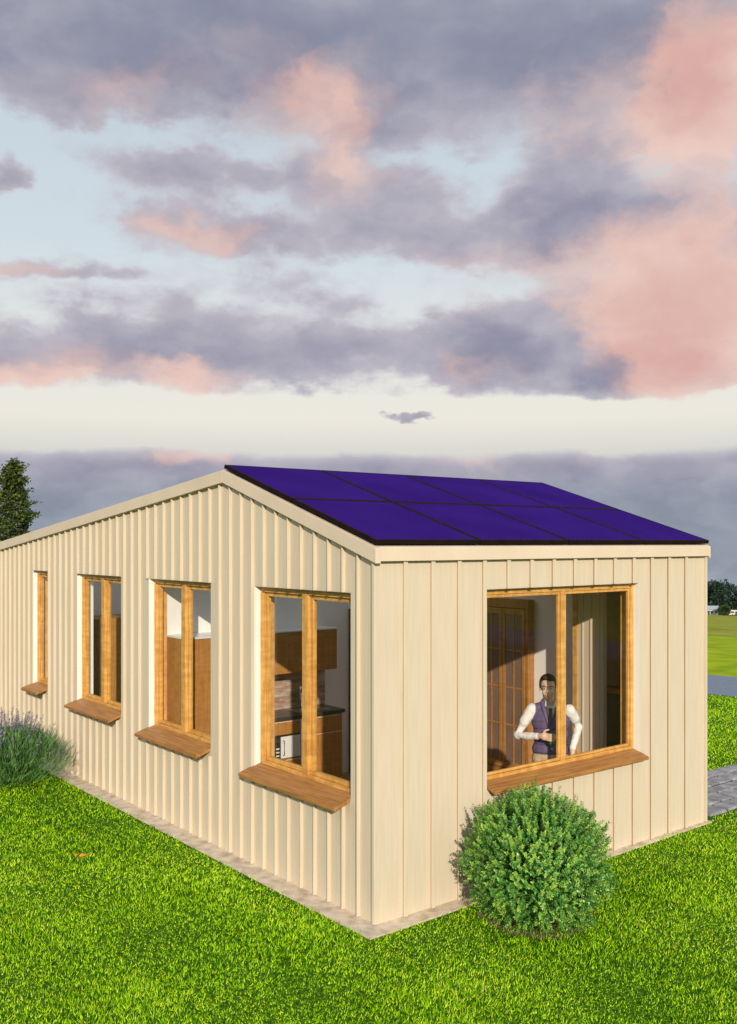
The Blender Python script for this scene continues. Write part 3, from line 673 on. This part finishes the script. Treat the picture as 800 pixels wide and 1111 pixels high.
# round box bush
def bush():
    cx, cy = 1.304+.01, 7.55
    r = thing('round_bush', 'round clipped green box bush standing in front of the cabin under the big window', 'bush', (cx,cy,0))
    BL = foliage('box_leaf', [(0,(.045,.17,.04)),(.45,(.11,.33,.06)),(.8,(.20,.46,.08)),(1,(.34,.60,.11))], rough=.35, trans=.2, spec=.5, patch=6)
    NL = foliage('box_new_leaf', [(0,(.22,.46,.055)),(.6,(.37,.62,.09)),(1,(.58,.76,.15))], rough=.4, trans=.3, patch=6)
    BK = noisy('bush_bark', (.10,.07,.045), (.16,.12,.08), nscale=30, rough=.9)
    RX, RZ, ZCc = .555, .53, .46
    C, D_, Up, NC, ND, NU = [], [], [], [], [], []
    m = MB()
    for i in range(3900):
        u = unit(1)[0]
        if u[2] < -.86: continue
        k = random.uniform(.72, 1.0) if random.random() < .7 else random.uniform(.4,.72)
        lump = 1+.05*math.sin(u[0]*7+1)*math.cos(u[1]*6)+.05*math.sin(u[2]*9+u[0]*5)
        tip = np.array([u[0]*RX*k, u[1]*RX*k, ZCc+u[2]*RZ*k])*1.0; tip[:2] *= lump*(1+.15*max(0,-u[2]));  tip[2] = max(.04, ZCc+(tip[2]-ZCc)*lump)
        dr = u*np.array([1,1,1.2])+np.array([0,0,.4])+rng.normal(size=3)*.28; dr /= np.linalg.norm(dr)
        ln = random.uniform(.06,.11)*(1.8 if u[2] > .25 and random.random() < .16 else 1)
        nl = int(ln/.0085); base = tip-dr*ln*.5
        if i % 3 == 0: m.tube([tuple(base-dr*.05), tuple(base+dr*ln)], [.0018,.0009], 3, caps=False)
        fresh = random.random() < .58 and k > .72
        for j in range(nl):
            q = base+dr*ln*(j/nl); ang = j*1.57+random.uniform(-.4,.4)
            e1 = np.cross(dr, [.3,.1,1.]); e1 /= np.linalg.norm(e1); e2 = np.cross(dr, e1)
            for sgn in (0, math.pi):
                rad = e1*math.cos(ang+sgn)+e2*math.sin(ang+sgn); ld = rad+dr*.65+rng.normal(size=3)*.15
                uu = dr-rad*.4+rng.normal(size=3)*.2
                (NC if fresh and j > nl*.35 else C).append(q); (ND if fresh and j > nl*.35 else D_).append(ld); (NU if fresh and j > nl*.35 else Up).append(uu)
    for k in range(26):
        an = random.uniform(0,6.28); rr = random.uniform(.1,.42)
        m.tube([(random.uniform(-.05,.05),random.uniform(-.05,.05),0),(math.cos(an)*rr*.5,math.sin(an)*rr*.5,.22),(math.cos(an)*rr,math.sin(an)*rr,random.uniform(.45,.8))], [.013,.008,.003], 6)
    C = np.array(C); NC = np.array(NC)
    quads_obj('leaves', C, np.array(D_), np.array(Up), rng.uniform(.018,.031,len(C)), rng.uniform(.011,.018,len(C)), BL, r)
    quads_obj('new_leaves', NC, np.array(ND), np.array(NU), rng.uniform(.016,.027,len(NC)), rng.uniform(.009,.014,len(NC)), NL, r)
    m.build('branches', BK, r, recalc=False); print('bush leaves', len(C)+len(NC))
    # bare soil ring under it
    mb = MB(); n = 40; vs_ = [(cx,cy,.020)]
    for k in range(n):
        an = 2*math.pi*k/n; rr = .44+.03*math.sin(3*an)+.015*math.sin(11*an); vs_.append((cx+rr*math.cos(an), cy+rr*math.sin(an)*.9, .008))
    mb.add(vs_, [(0, 1+k, 1+(k+1)%n) for k in range(n)])
    so_ = mb.build('soil_patch', noisy('soil', (.07,.05,.03),(.20,.15,.09), nscale=40, rough=.95, bump=.8)); tag(so_, kind='structure')
bush()

# lavender
def lavender():
    cx, cy = -4.33, 11.45
    r = thing('lavender_bush', 'lavender bush with purple flower spikes beside the cabin wall', 'lavender', (cx,cy,0))
    LG = foliage('lavender_leaf', [(0,(.04,.12,.035)),(.5,(.11,.27,.06)),(1,(.24,.42,.12))], rough=.6, trans=.25)
    LP = foliage('lavender_flower', [(0,(.14,.12,.20)),(.5,(.27,.23,.38)),(.85,(.38,.31,.60)),(1,(.32,.30,.34))], rough=.7, trans=.2)
    n = 15000; th = rng.uniform(0,6.283,n); tilt = np.abs(rng.normal(size=n))*.55; tilt = np.clip(tilt,0,1.25)
    base = np.stack([np.cos(th)*rng.uniform(0,.22,n), np.sin(th)*rng.uniform(0,.22,n), rng.uniform(0,.05,n)],1)
    dr = np.stack([np.cos(th)*np.sin(tilt), np.sin(th)*np.sin(tilt), np.cos(tilt)],1)
    f = rng.uniform(.05,1,n)**.6*.55*(1.1+.25*np.sin(tilt)); c = base+dr*f[:,None]; c[:,2] = np.maximum(c[:,2],.01)
    d2 = dr*.9+rng.normal(size=(n,3))*.35; d2[:,2] += .5
    quads_obj('foliage', c, d2, rng.normal(size=(n,3)), rng.uniform(.07,.16,n), rng.uniform(.006,.011,n), LG, r, shape='leaf')
    C, D_, m = [], [], MB()
    for i in range(330):
        an = random.uniform(0,6.283); ti = min(abs(random.gauss(0,.55)),1.15); b0 = Vector((math.cos(an)*.12, math.sin(an)*.12, .15))
        d = Vector((math.cos(an)*math.sin(ti), math.sin(an)*math.sin(ti), math.cos(ti))); L_ = random.uniform(.55,.80)*(1.0 if ti < .6 else .95)
        e = b0+d*L_; e.z += .02; mid = b0+d*L_*.5+Vector((random.uniform(-.02,.02),random.uniform(-.02,.02),.01))
        m.tube([b0, mid, e], [.0022,.0018,.0013], 3, caps=False)
        for j in range(random.randint(12,22)):
            q = e-d*random.uniform(0,.11)*(1 if random.random() < .8 else 1.7); C.append(tuple(q)); dd = d*.6+Vector(unit(1)[0]); D_.append(tuple(dd))
    C = np.array(C); D_ = np.array(D_)
    quads_obj('flowers', C, D_, unit(len(C)), rng.uniform(.012,.022,len(C)), rng.uniform(.008,.013,len(C)), LP, r)
    m.build('stems', noisy('lavender_stem', (.09,.13,.05),(.15,.19,.08), nscale=20, rough=.8), r, recalc=False)
lavender()

# tree behind the cabin
def tree(name, label, x, y, z, H, Rw, seed, leaf=.14, dens=1.0, group=None, greens=None):
    rr = random.Random(seed); r = thing(name, label, 'tree', (x,y,z), 0, group)
    bark = noisy('tree_bark', (.05,.04,.03), (.09,.075,.055), nscale=12, rough=.9)
    m = MB(); m.tube([(0,0,-.3),(.04,0,H*.3),(-.05,.03,H*.62),(0,0,H*.93)], [H*.018,H*.014,H*.009,.012], 8)
    C, D_ = [], []
    nb = int(95*dens)
    for i in range(nb):
        h = H*(.12+.86*(i+.5)/nb); an = i*2.4+rr.uniform(-.4,.4)
        prof = math.sin(math.pi*min(1,max(.0,(h/H-.02))**.75))**.6
        ln = Rw*max(.18,prof)*rr.uniform(.55,1.12)
        e = Vector((math.cos(an)*ln, math.sin(an)*ln, h+ln*rr.uniform(.05,.6))); mid = Vector((math.cos(an)*ln*.5, math.sin(an)*ln*.5, h+ln*.12))
        m.tube([(0,0,h-.05), mid, e], [H*.004,H*.0028,.006], 4, caps=False)
        for cc in range(6):
            f = rr.uniform(.35,1.05); q = Vector((0,0,h)).lerp(e, f); q += Vector((rr.gauss(0,.12),rr.gauss(0,.12),rr.gauss(0,.10)))*Rw*.9
            for k in range(int(26*dens)):
                C.append(tuple(q+Vector((rr.gauss(0,.1),rr.gauss(0,.1),rr.gauss(0,.06)))*Rw)); D_.append((rr.gauss(0,1),rr.gauss(0,1),rr.gauss(-.1,.6)))
    C = np.array(C); D_ = np.array(D_)
    m.build('trunk', bark, r, recalc=False)
    FL = foliage('tree_leaf', greens or [(0,(.018,.03,.010)),(.45,(.05,.08,.018)),(.8,(.13,.18,.03)),(1,(.24,.28,.05))], trans=.25)
    quads_obj('crown', C, D_, unit(len(C)), rng.uniform(.6,1.2,len(C))*leaf, rng.uniform(.5,.8,len(C))*leaf, FL, r)
    return r
tree('slender_tree', 'slender dark green leafy tree rising behind the left end of the cabin roof', -15.15, 41, 0, 6.35, 1.0, 4, leaf=.13)

# fallen leaf
def fallen():
    x, y = -2.68, 8.93
    m = MB(); pr = []
    for k in range(20):
        an = 2*math.pi*k/20; rr = .045*(1+.45*math.cos(5*an)) if k % 2 == 0 else .028; pr.append((math.cos(an)*rr*1.25, math.sin(an)*rr, .045+.012*math.sin(3*an)))
    m.add([(0,0,.040)]+pr, [(0,1+k,1+(k+1)%20) for k in range(20)]); m.tube([(.03,0,.045),(.085,.01,.055)], .0018, 4)
    o_ = m.build('fallen_leaf', noisy('orange_leaf', (.60,.13,.02),(.75,.30,.03), nscale=20, rough=.6), recalc=False, loc=(x,y,0))
    tag(o_, 'small orange fallen leaf lying on the lawn', 'leaf')
fallen()

# ------------------------------------------------------------------ far off: wood, houses
def far():
    def G(px, w_):                               # point in direction of photo column px at ground distance w_
        a_ = (px-400)/1048; Y = w_/(GN.x*a_+GN.y); return Vector((a_*Y, Y, gz(w_)))
    C, D_, S = [], [], []; m = MB()
    for i in range(900):
        l = random.uniform(-420, 420) if i < 620 else random.uniform(-120, 60); w_ = random.uniform(300, 345)
        p = Vector(gpt(w_, l)); h = random.uniform(8.6, 10.6) + (w_-300)*.04
        if p.x < 20 and i % 3: continue
        if i >= 620 and not 60 < p.x < 200: continue
        m.tube([p, p+Vector((0,0,h*.8))], [.25,.08], 5, caps=False)
        k = random.random() < .6
        for j in range(230 if p.x > 70 and p.x < 190 else 60):
            f = random.uniform(.12,1); rw = (2.6*(1-f)**.6+.3) if k else 3.0*math.sin(math.pi*min(.97,f))**.5
            an = random.uniform(0,6.28); rr = rw*random.uniform(.5,1)
            C.append((p.x+math.cos(an)*rr, p.y+math.sin(an)*rr, p.z+h*f)); D_.append((math.cos(an),math.sin(an),random.gauss(0,.6))); S.append(random.uniform(.5,1.1))
    C = np.array(C); D_ = np.array(D_); S = np.array(S)
    ob = quads_obj('far_wood', C, D_, unit(len(C)), S, S*.8, foliage('far_wood_leaf', [(0,(.010,.030,.020)),(.5,(.018,.050,.030)),(1,(.035,.075,.035))], trans=.1, patch=.1))
    tag(ob, 'dark green far-off wood along the end of the fields', 'wood', kind='stuff')
    tk = m.build('far_wood_trunks', noisy('far_bark', (.03,.025,.02),(.05,.04,.03), nscale=1, rough=.9), ob, recalc=False); tk.name = 'trunks'
    # farmhouse, shrub, caravan, fence
    p = G(772, 288); fwd = math.atan2(p.x, p.y)
    r = thing('farmhouse', 'tiny white farmhouse with grey roof in front of the far wood', 'house', p, -fwd)
    WP = noisy('far_white', (.5,.52,.55),(.6,.62,.65), nscale=1, rough=.8); RG = noisy('far_roof', (.32,.35,.38),(.40,.43,.46), nscale=1, rough=.7); DK = noisy('far_dark', (.03,.03,.035),(.05,.05,.05), nscale=1, rough=.4)
    m = MB(); m.box(-3.6,1.9,-2,2,0,1.7); m.build('wall', WP, r)
    m = MB(); m.add([(-3.8,-2.2,1.7),(2.1,-2.2,1.7),(2.1,2.2,1.7),(-3.8,2.2,1.7),(-3.8,0,2.75),(2.1,0,2.75)], [(0,1,5,4),(2,3,4,5),(0,4,3),(1,2,5),(0,3,2,1)]); m.build('roof', RG, r)
    for x0 in (-3.0,-1.6,-.2,1.1):
        m = MB(); m.box(x0,x0+.6,-2.03,-1.98,.6,1.35); m.build('window', DK, r)
    m = MB(); m.box(-.95,-.45,-2.03,-1.98,0,1.35); m.build('door', DK, r)
    p = G(796.5, 286)
    r = thing('caravan', 'tiny white caravan parked before the far wood', 'caravan', p, -fwd)
    m = MB(); m.hexa([(-1.4,-.8,.3),(1.4,-.8,.3),(1.4,.8,.3),(-1.4,.8,.3),(-1.2,-.8,1.7),(1.3,-.8,1.7),(1.3,.8,1.7),(-1.2,.8,1.7)]); m.build('body', noisy('caravan_white',(.7,.7,.68),(.75,.75,.73),nscale=1), r, bevel=.1)
    m = MB(); m.box(-.8,0,-.83,-.79,.9,1.4); m.build('window', DK, r); m = MB(); m.box(.35,.85,-.83,-.79,.35,1.45); m.build('door', DK, r)
    for x0 in (-.4,.3):
        m = MB(); m.tube([(x0,-.85,.25),(x0,-.6,.25)], .26, 12); m.build('wheel', DK, r)
    q = G(786, 284)
    rr = thing('far_shrub_tree', 'small round green tree between farmhouse and caravan', 'tree', q)
    m = MB(); m.tube([(0,0,0),(0,0,1.6)], [.2,.1], 6); m.build('trunk', noisy('fb',(.04,.03,.02),(.06,.05,.03),nscale=2), rr)
    n = 1500; u = unit(n); c = u*np.array([1.75,1.75,1.25])*rng.uniform(.6,1,(n,1)); c[:,2] += 1.55; c[:,2] = np.maximum(c[:,2],.1)
    quads_obj('crown', c, u, unit(n), .38, .32, foliage('fsl', [(0,(.03,.06,.02)),(1,(.09,.14,.04))]), rr)
    # post and rail fence
    fe = thing('field_fence', 'low dark fence running along the far edge of the field', 'fence', Vector(gpt(278,0)), math.atan2(GD.y, GD.x))
    m = MB(); m.box(-160,160,-.03,.03,.95,1.05); m.build('rail', DK, fe); m = MB(); m.box(-160,160,-.03,.03,.5,.58); m.build('rail', DK, fe)
    for k in range(48):
        m = MB() if k == 0 else m
        if k == 0: m.box(-.07,.07,-.07,.07,0,1.2); p0 = m.build('post', DK, fe, loc=(-150,0,0))
        else:
            c = p0.copy(); COL.objects.link(c); c.parent = fe; c.location = (-150+6.3*k,0,0)
far()

# ------------------------------------------------------------------ the man at the window
def person():
    px, dep = 597.5, 9.18; x, y = (px-400)/1048*dep, dep
    face = math.atan2(x, y)                       # turned towards the viewer
    r = thing('person', 'man in purple quilted vest and white shirt standing behind the big window', 'person', (x,y,ZF), -face)
    k = dep/1048
    SK = noisy('skin', (.70,.46,.33),(.76,.51,.37), nscale=8, rough=.5); SK.node_tree.nodes['Principled BSDF'].inputs['Subsurface Weight'].default_value = .08
    SHIRT = noisy('white_shirt', (.76,.74,.72),(.82,.80,.78), nscale=30, rough=.8, bump=.2, bd=.004)
    VEST = noisy('purple_vest', (.11,.078,.17),(.155,.11,.225), nscale=26, rough=.75, bump=.35, bd=.006)
    TR = noisy('beige_trousers', (.52,.40,.25),(.60,.47,.30), nscale=14, rough=.85, bump=.2, bd=.004)
    HAIR = noisy('brown_hair', (.03,.015,.01),(.07,.035,.02), scale=(1,1,.3), nscale=60, rough=.6, bump=.6, bd=.004)
    TIE = noisy('brown_tie', (.12,.05,.045),(.17,.07,.06), nscale=20, rough=.6)
    ZS = 1.325; # shoulder height above floor
    def fin(m, name, mat, vox=.008, it=4, par=None, disp=None):
        o = m.build(name, mat, par or r, recalc=True)
        q = o.modifiers.new('remesh', 'REMESH'); q.mode = 'VOXEL'; q.voxel_size = vox; q.use_smooth_shade = True
        s = o.modifiers.new('smooth', 'SMOOTH'); s.factor = .6; s.iterations = it
        return o
    # joints, x to the right of the picture, -y towards the viewer
    LSh, LEl, LWr, = (-.175,0,ZS-.02), (-.305,-.03,1.06), (-.115,-.155,1.08)
    RSh, REl, RWr = (.175,0,ZS-.02), (.262,.09,1.135), (.205,-.06,.965)
    # body: head, neck, torso, arms, hands, legs - one surface
    m = MB()
    hz = 1.515; hx = -.024
    m.ell((hx,.005,hz+.03), (.074,.092,.088)); m.ell((hx,-.022,hz-.03), (.056,.066,.078)); m.ell((hx,-.055,hz-.082), (.026,.026,.020))
    m.ell((hx-.03,-.055,hz-.035), (.026,.024,.028)); m.ell((hx+.03,-.055,hz-.035), (.026,.024,.028))
    m.tube([(hx,-.082,hz+.015),(hx,-.106,hz-.026)], [.008,.014], 8); m.ell((hx,-.100,hz-.030), (.016,.014,.011)); 
    m.ell((hx,-.083,hz-.058), (.022,.010,.006)); m.ell((hx,-.081,hz-.068), (.020,.010,.007))
    m.ell((hx,-.078,hz+.024), (.050,.014,.010))
    for s in (-1,1): m.ell((hx+s*.074,.012,hz-.010), (.009,.020,.031))
    m.limb([(0,.02,ZS),(hx,.008,hz-.06)], [.058,.052])
    m.ell((0,.01,1.20), (.155,.095,.16)); m.ell((0,.01,1.0), (.135,.09,.16)); m.ell((0,.01,.86), (.15,.1,.13))
    for A, B_, C_ in ((LSh,LEl,LWr),(RSh,REl,RWr)): m.limb([A,B_,C_], [.040,.029,.024])
    for s in (-1,1): m.limb([(s*.08,.01,.84),(s*.09,-.01,.46),(s*.10,.02,.09)], [.078,.054,.038])
    # his right hand (picture left), curled round a can held before the belly
    def finger(pts, r0): m.limb(pts, [r0, r0*.92, r0*.85, r0*.75][:len(pts)], n=8)
    hx0, hy0, hz0 = LWr
    m.limb([LWr, (hx0+.05,hy0-.035,hz0+.012)], [.026,.030]); m.ell((hx0+.062,hy0-.045,hz0+.008), (.040,.018,.038))
    for q in range(4):
        zz = hz0+.034-q*.019; e = [.0,.006,.003,-.008][q]
        finger([(hx0+.085,hy0-.055,zz),(hx0+.118+e,hy0-.072,zz-.002),(hx0+.146+e,hy0-.066,zz-.004),(hx0+.157+e,hy0-.046,zz-.005)], .0092)
    finger([(hx0+.045,hy0-.035,hz0+.035),(hx0+.068,hy0-.028,hz0+.062),(hx0+.098,hy0-.018,hz0+.068)], .0105)
    # his left hand, resting on the hip pocket
    hx1, hy1, hz1 = RWr
    m.limb([RWr,(hx1-.002,hy1-.005,hz1-.045)], [.026,.028]); m.ell((hx1-.002,hy1-.008,hz1-.06), (.019,.034,.042))
    for q in range(4):
        yy = hy1-.036+q*.019; le = [.064,.073,.069,.054][q]
        finger([(hx1-.002,yy,hz1-.085),(hx1-.006,yy-.004,hz1-.085-le*.5),(hx1-.018,yy-.004,hz1-.085-le)], .0088)
    finger([(hx1-.008,hy1-.03,hz1-.045),(hx1-.022,hy1-.052,hz1-.075),(hx1-.028,hy1-.056,hz1-.102)], .0105)
    body = fin(m, 'body', SK, vox=.0055, it=3)
    # eyes
    for s in (-1,1):
        e = MB(); e.ell((hx+s*.030,-.079,hz+.004), (.0125,.006,.0065)); eo = e.build('eye', noisy('eye_white',(.7,.68,.66),(.72,.7,.68),nscale=3,rough=.2), r, smooth=True)
        e = MB(); e.ell((hx+s*.030,-.0845,hz+.004), (.0055,.002,.0058)); e.build('iris', HAIR, eo, smooth=True)
        e = MB(); e.limb([(hx+s*.014,-.088,hz+.022),(hx+s*.032,-.088,hz+.028),(hx+s*.048,-.078,hz+.021)], [.0035,.004,.003], 6); e.build('eyebrow', HAIR, r, smooth=True)
    e = MB(); e.ell((hx,-.0875,hz-.062), (.019,.004,.0035)); e.build('lips', noisy('lip',(.35,.12,.09),(.38,.14,.10),nscale=5,rough=.5), r, smooth=True)
    # hair: cap, side, quiff
    m = MB(); m.ell((hx,.022,hz+.050), (.082,.092,.082)); m.ell((hx,-.035,hz+.100), (.060,.050,.030)); m.ell((hx+.02,-.055,hz+.092), (.040,.034,.022))
    for s in (-1,1): m.ell((hx+s*.070,.0,hz+.035), (.014,.036,.045))
    m.ell((hx,.065,hz-.01), (.062,.045,.055))
    fin(m, 'hair', HAIR, vox=.006, it=2)
    # trousers
    m = MB(); m.ell((0,.01,.87), (.168,.118,.12))
    for s in (-1,1): m.limb([(s*.085,.01,.84),(s*.092,-.012,.46),(s*.102,.02,.075)], [.094,.070,.058])
    fin(m, 'trousers', TR, vox=.010)
    for s in (-1,1):
        e = MB(); e.ell((s*.108,-.055,.035), (.045,.13,.040)); e.box(s*.108-.045,s*.108+.045,-.175,.075,.0,.018); fin(e, 'shoe', noisy('shoe_leather',(.06,.035,.02),(.09,.05,.03),nscale=10,rough=.4), vox=.008, it=2)
    # shirt: sleeves, front, collar
    m = MB()
    m.limb([LSh, ((LSh[0]+LEl[0])/2-.006,(LSh[1]+LEl[1])/2,(LSh[2]+LEl[2])/2), LEl, ((LEl[0]+LWr[0])/2,(LEl[1]+LWr[1])/2,(LEl[2]+LWr[2])/2-.006), (LWr[0]-.004,LWr[1]+.004,LWr[2])], [.058,.050,.044,.039,.032])
    m.limb([RSh, ((RSh[0]+REl[0])/2+.006,(RSh[1]+REl[1])/2,(RSh[2]+REl[2])/2), REl, ((REl[0]+RWr[0])/2,(REl[1]+RWr[1])/2,(REl[2]+RWr[2])/2), RWr], [.058,.050,.043,.038,.032])
    m.ell((0,.01,1.20), (.165,.102,.165)); m.ell((0,.012,1.315), (.12,.07,.05))
    sh_ = fin(m, 'shirt', SHIRT, vox=.008)
    tx = bpy.data.textures.new('folds', 'CLOUDS'); tx.noise_scale = .045
    dm = sh_.modifiers.new('folds', 'DISPLACE'); dm.texture = tx; dm.strength = .012; dm.mid_level = .5; dm.texture_coords = 'LOCAL'
    c = MB()
    for s in (-1,1):
        c.hexa([(s*.004,-.085,1.318),(s*.055,-.060,1.352),(s*.072,.01,1.362),(s*.062,.03,1.330), (s*.006,-.092,1.325),(s*.046,-.064,1.408),(s*.062,.01,1.412),(s*.056,.03,1.400)])
    c.build('collar', SHIRT, sh_, bevel=.004)
    # vest: open V, buttons, pockets, quilting seams
    m = MB(); m.ell((0,.012,1.205), (.186,.120,.160)); m.ell((0,.012,1.07), (.168,.117,.20)); m.ell((0,.012,.93), (.178,.122,.11))
    for s in (-1,1): m.limb([(s*.075,.012,1.335),(s*.145,.012,1.300)], [.048,.058])
    vb = m.build('vest', VEST, r)
    q = vb.modifiers.new('remesh','REMESH'); q.mode = 'VOXEL'; q.voxel_size = .008; q.use_smooth_shade = True
    s_ = vb.modifiers.new('smooth','SMOOTH'); s_.factor = .6; s_.iterations = 4
    # cut the V opening and the straight hem
    cm = MB(); cm.add([(-.075,-.3,1.42),(.075,-.3,1.42),(0,-.3,1.13),(-.075,-.02,1.42),(.075,-.02,1.42),(0,-.02,1.13)], [(0,1,2),(5,4,3),(0,3,4,1),(1,4,5,2),(2,5,3,0)])
    cm.box(-.4,.4,-.4,.4,.6,.845)
    dg = bpy.context.evaluated_depsgraph_get()
    me = bpy.data.meshes.new_from_object(vb.evaluated_get(dg)); vb.modifiers.clear(); vb.data = me
    cut = cm.build('cutter', VEST); bo = vb.modifiers.new('cut','BOOLEAN'); bo.object = cut; bo.operation = 'DIFFERENCE'; bo.solver = 'EXACT'
    cut.parent = r; bpy.context.view_layer.update()
    dg = bpy.context.evaluated_depsgraph_get(); me = bpy.data.meshes.new_from_object(vb.evaluated_get(dg)); vb.modifiers.clear(); vb.data = me
    me.materials.clear(); me.materials.append(VEST); bpy.data.objects.remove(cut)
    for p_ in me.polygons: p_.material_index = 0
    def surf(x_, z_):      # distance of the vest front at x, z
        best = 0
        for (cz, rx, ry, rz) in ((1.205,.186,.120,.160),(1.07,.168,.117,.20),(.93,.178,.122,.11)):
            v_ = 1-(x_/rx)**2-((z_-cz)/rz)**2
            if v_ > 0: best = max(best, ry*math.sqrt(v_))
        return .012-best
    for zz in (1.21,1.135,1.06,.985,.91):
        for s in (-1,1):
            pp = [(s*xx, surf(s*xx, zz)-.0008, zz+.004*math.sin(xx*30)) for xx in (.02,.06,.10,.14,.165)]
            if zz > 1.2: pp = pp[1:]
            e = MB(); e.tube(pp, .0022, 4); e.build('quilt_seam', noisy('vs',(.035,.025,.06),(.045,.03,.07),nscale=5), vb)
    e = MB(); e.tube([(0,surf(0,z_)-.003,z_) for z_ in (1.13,1.05,.97,.89,.85)], .0035, 6); e.build('placket', VEST, vb)
    for zz in (1.10,.955,.885): e = MB(); e.ell((.012,surf(.012,zz)-.006,zz), (.008,.004,.008)); _ = e.build('button', SHIRT, vb, smooth=True)
    # standing collar rolls along the V
    for s in (-1,1):
        e = MB(); e.limb([(s*.0,-.108,1.135),(s*.030,-.102,1.22),(s*.060,-.068,1.31),(s*.078,-.010,1.37),(s*.066,.045,1.385)], [.012,.017,.021,.023,.022]); fin(e, 'vest_collar', VEST, vox=.006, it=2, par=vb)
    e = MB(); e.hexa([(-.010,-.098,1.14),(.010,-.098,1.14),(.010,-.09,1.14),(-.010,-.09,1.14),(-.014,-.088,1.315),(.014,-.088,1.315),(.014,-.08,1.315),(-.014,-.08,1.315)]); e.ell((0,-.090,1.322),(.018,.012,.016)); 
    for i_ in range(8): pass
    m_ = e; e.hexa([(-.024,-.110,1.15),(.024,-.110,1.15),(.024,-.100,1.15),(-.024,-.100,1.15),(-.013,-.094,1.31),(.013,-.094,1.31),(.013,-.084,1.31),(-.013,-.084,1.31)]); e.build('tie', TIE, r, bevel=.003)
    # can in his hand
    cw = r.matrix_basis @ Vector((LWr[0]+.128, LWr[1]-.045, LWr[2]-.04))
    t = thing('drink_can', 'small green drink can held in the man\'s hand', 'can', cw, -face)
    e = MB(); e.tube([(0,0,-.02),(0,0,-.015),(0,0,.075),(0,0,.085)], [.020,.024,.024,.019], 16); e.build('can_body', noisy('green_can',(.02,.28,.08),(.03,.36,.10),nscale=9,rough=.3), t, smooth=True)
    e = MB(); e.tube([(0,0,.0855),(0,0,.088)], .018, 16); e.build('lid', STEEL, t)
person()

scene.render.engine = 'CYCLES'
scene.cycles.max_bounces = 10; scene.cycles.diffuse_bounces = 5; scene.cycles.transparent_max_bounces = 16
scene.cycles.caustics_reflective = False; scene.cycles.caustics_refractive = False
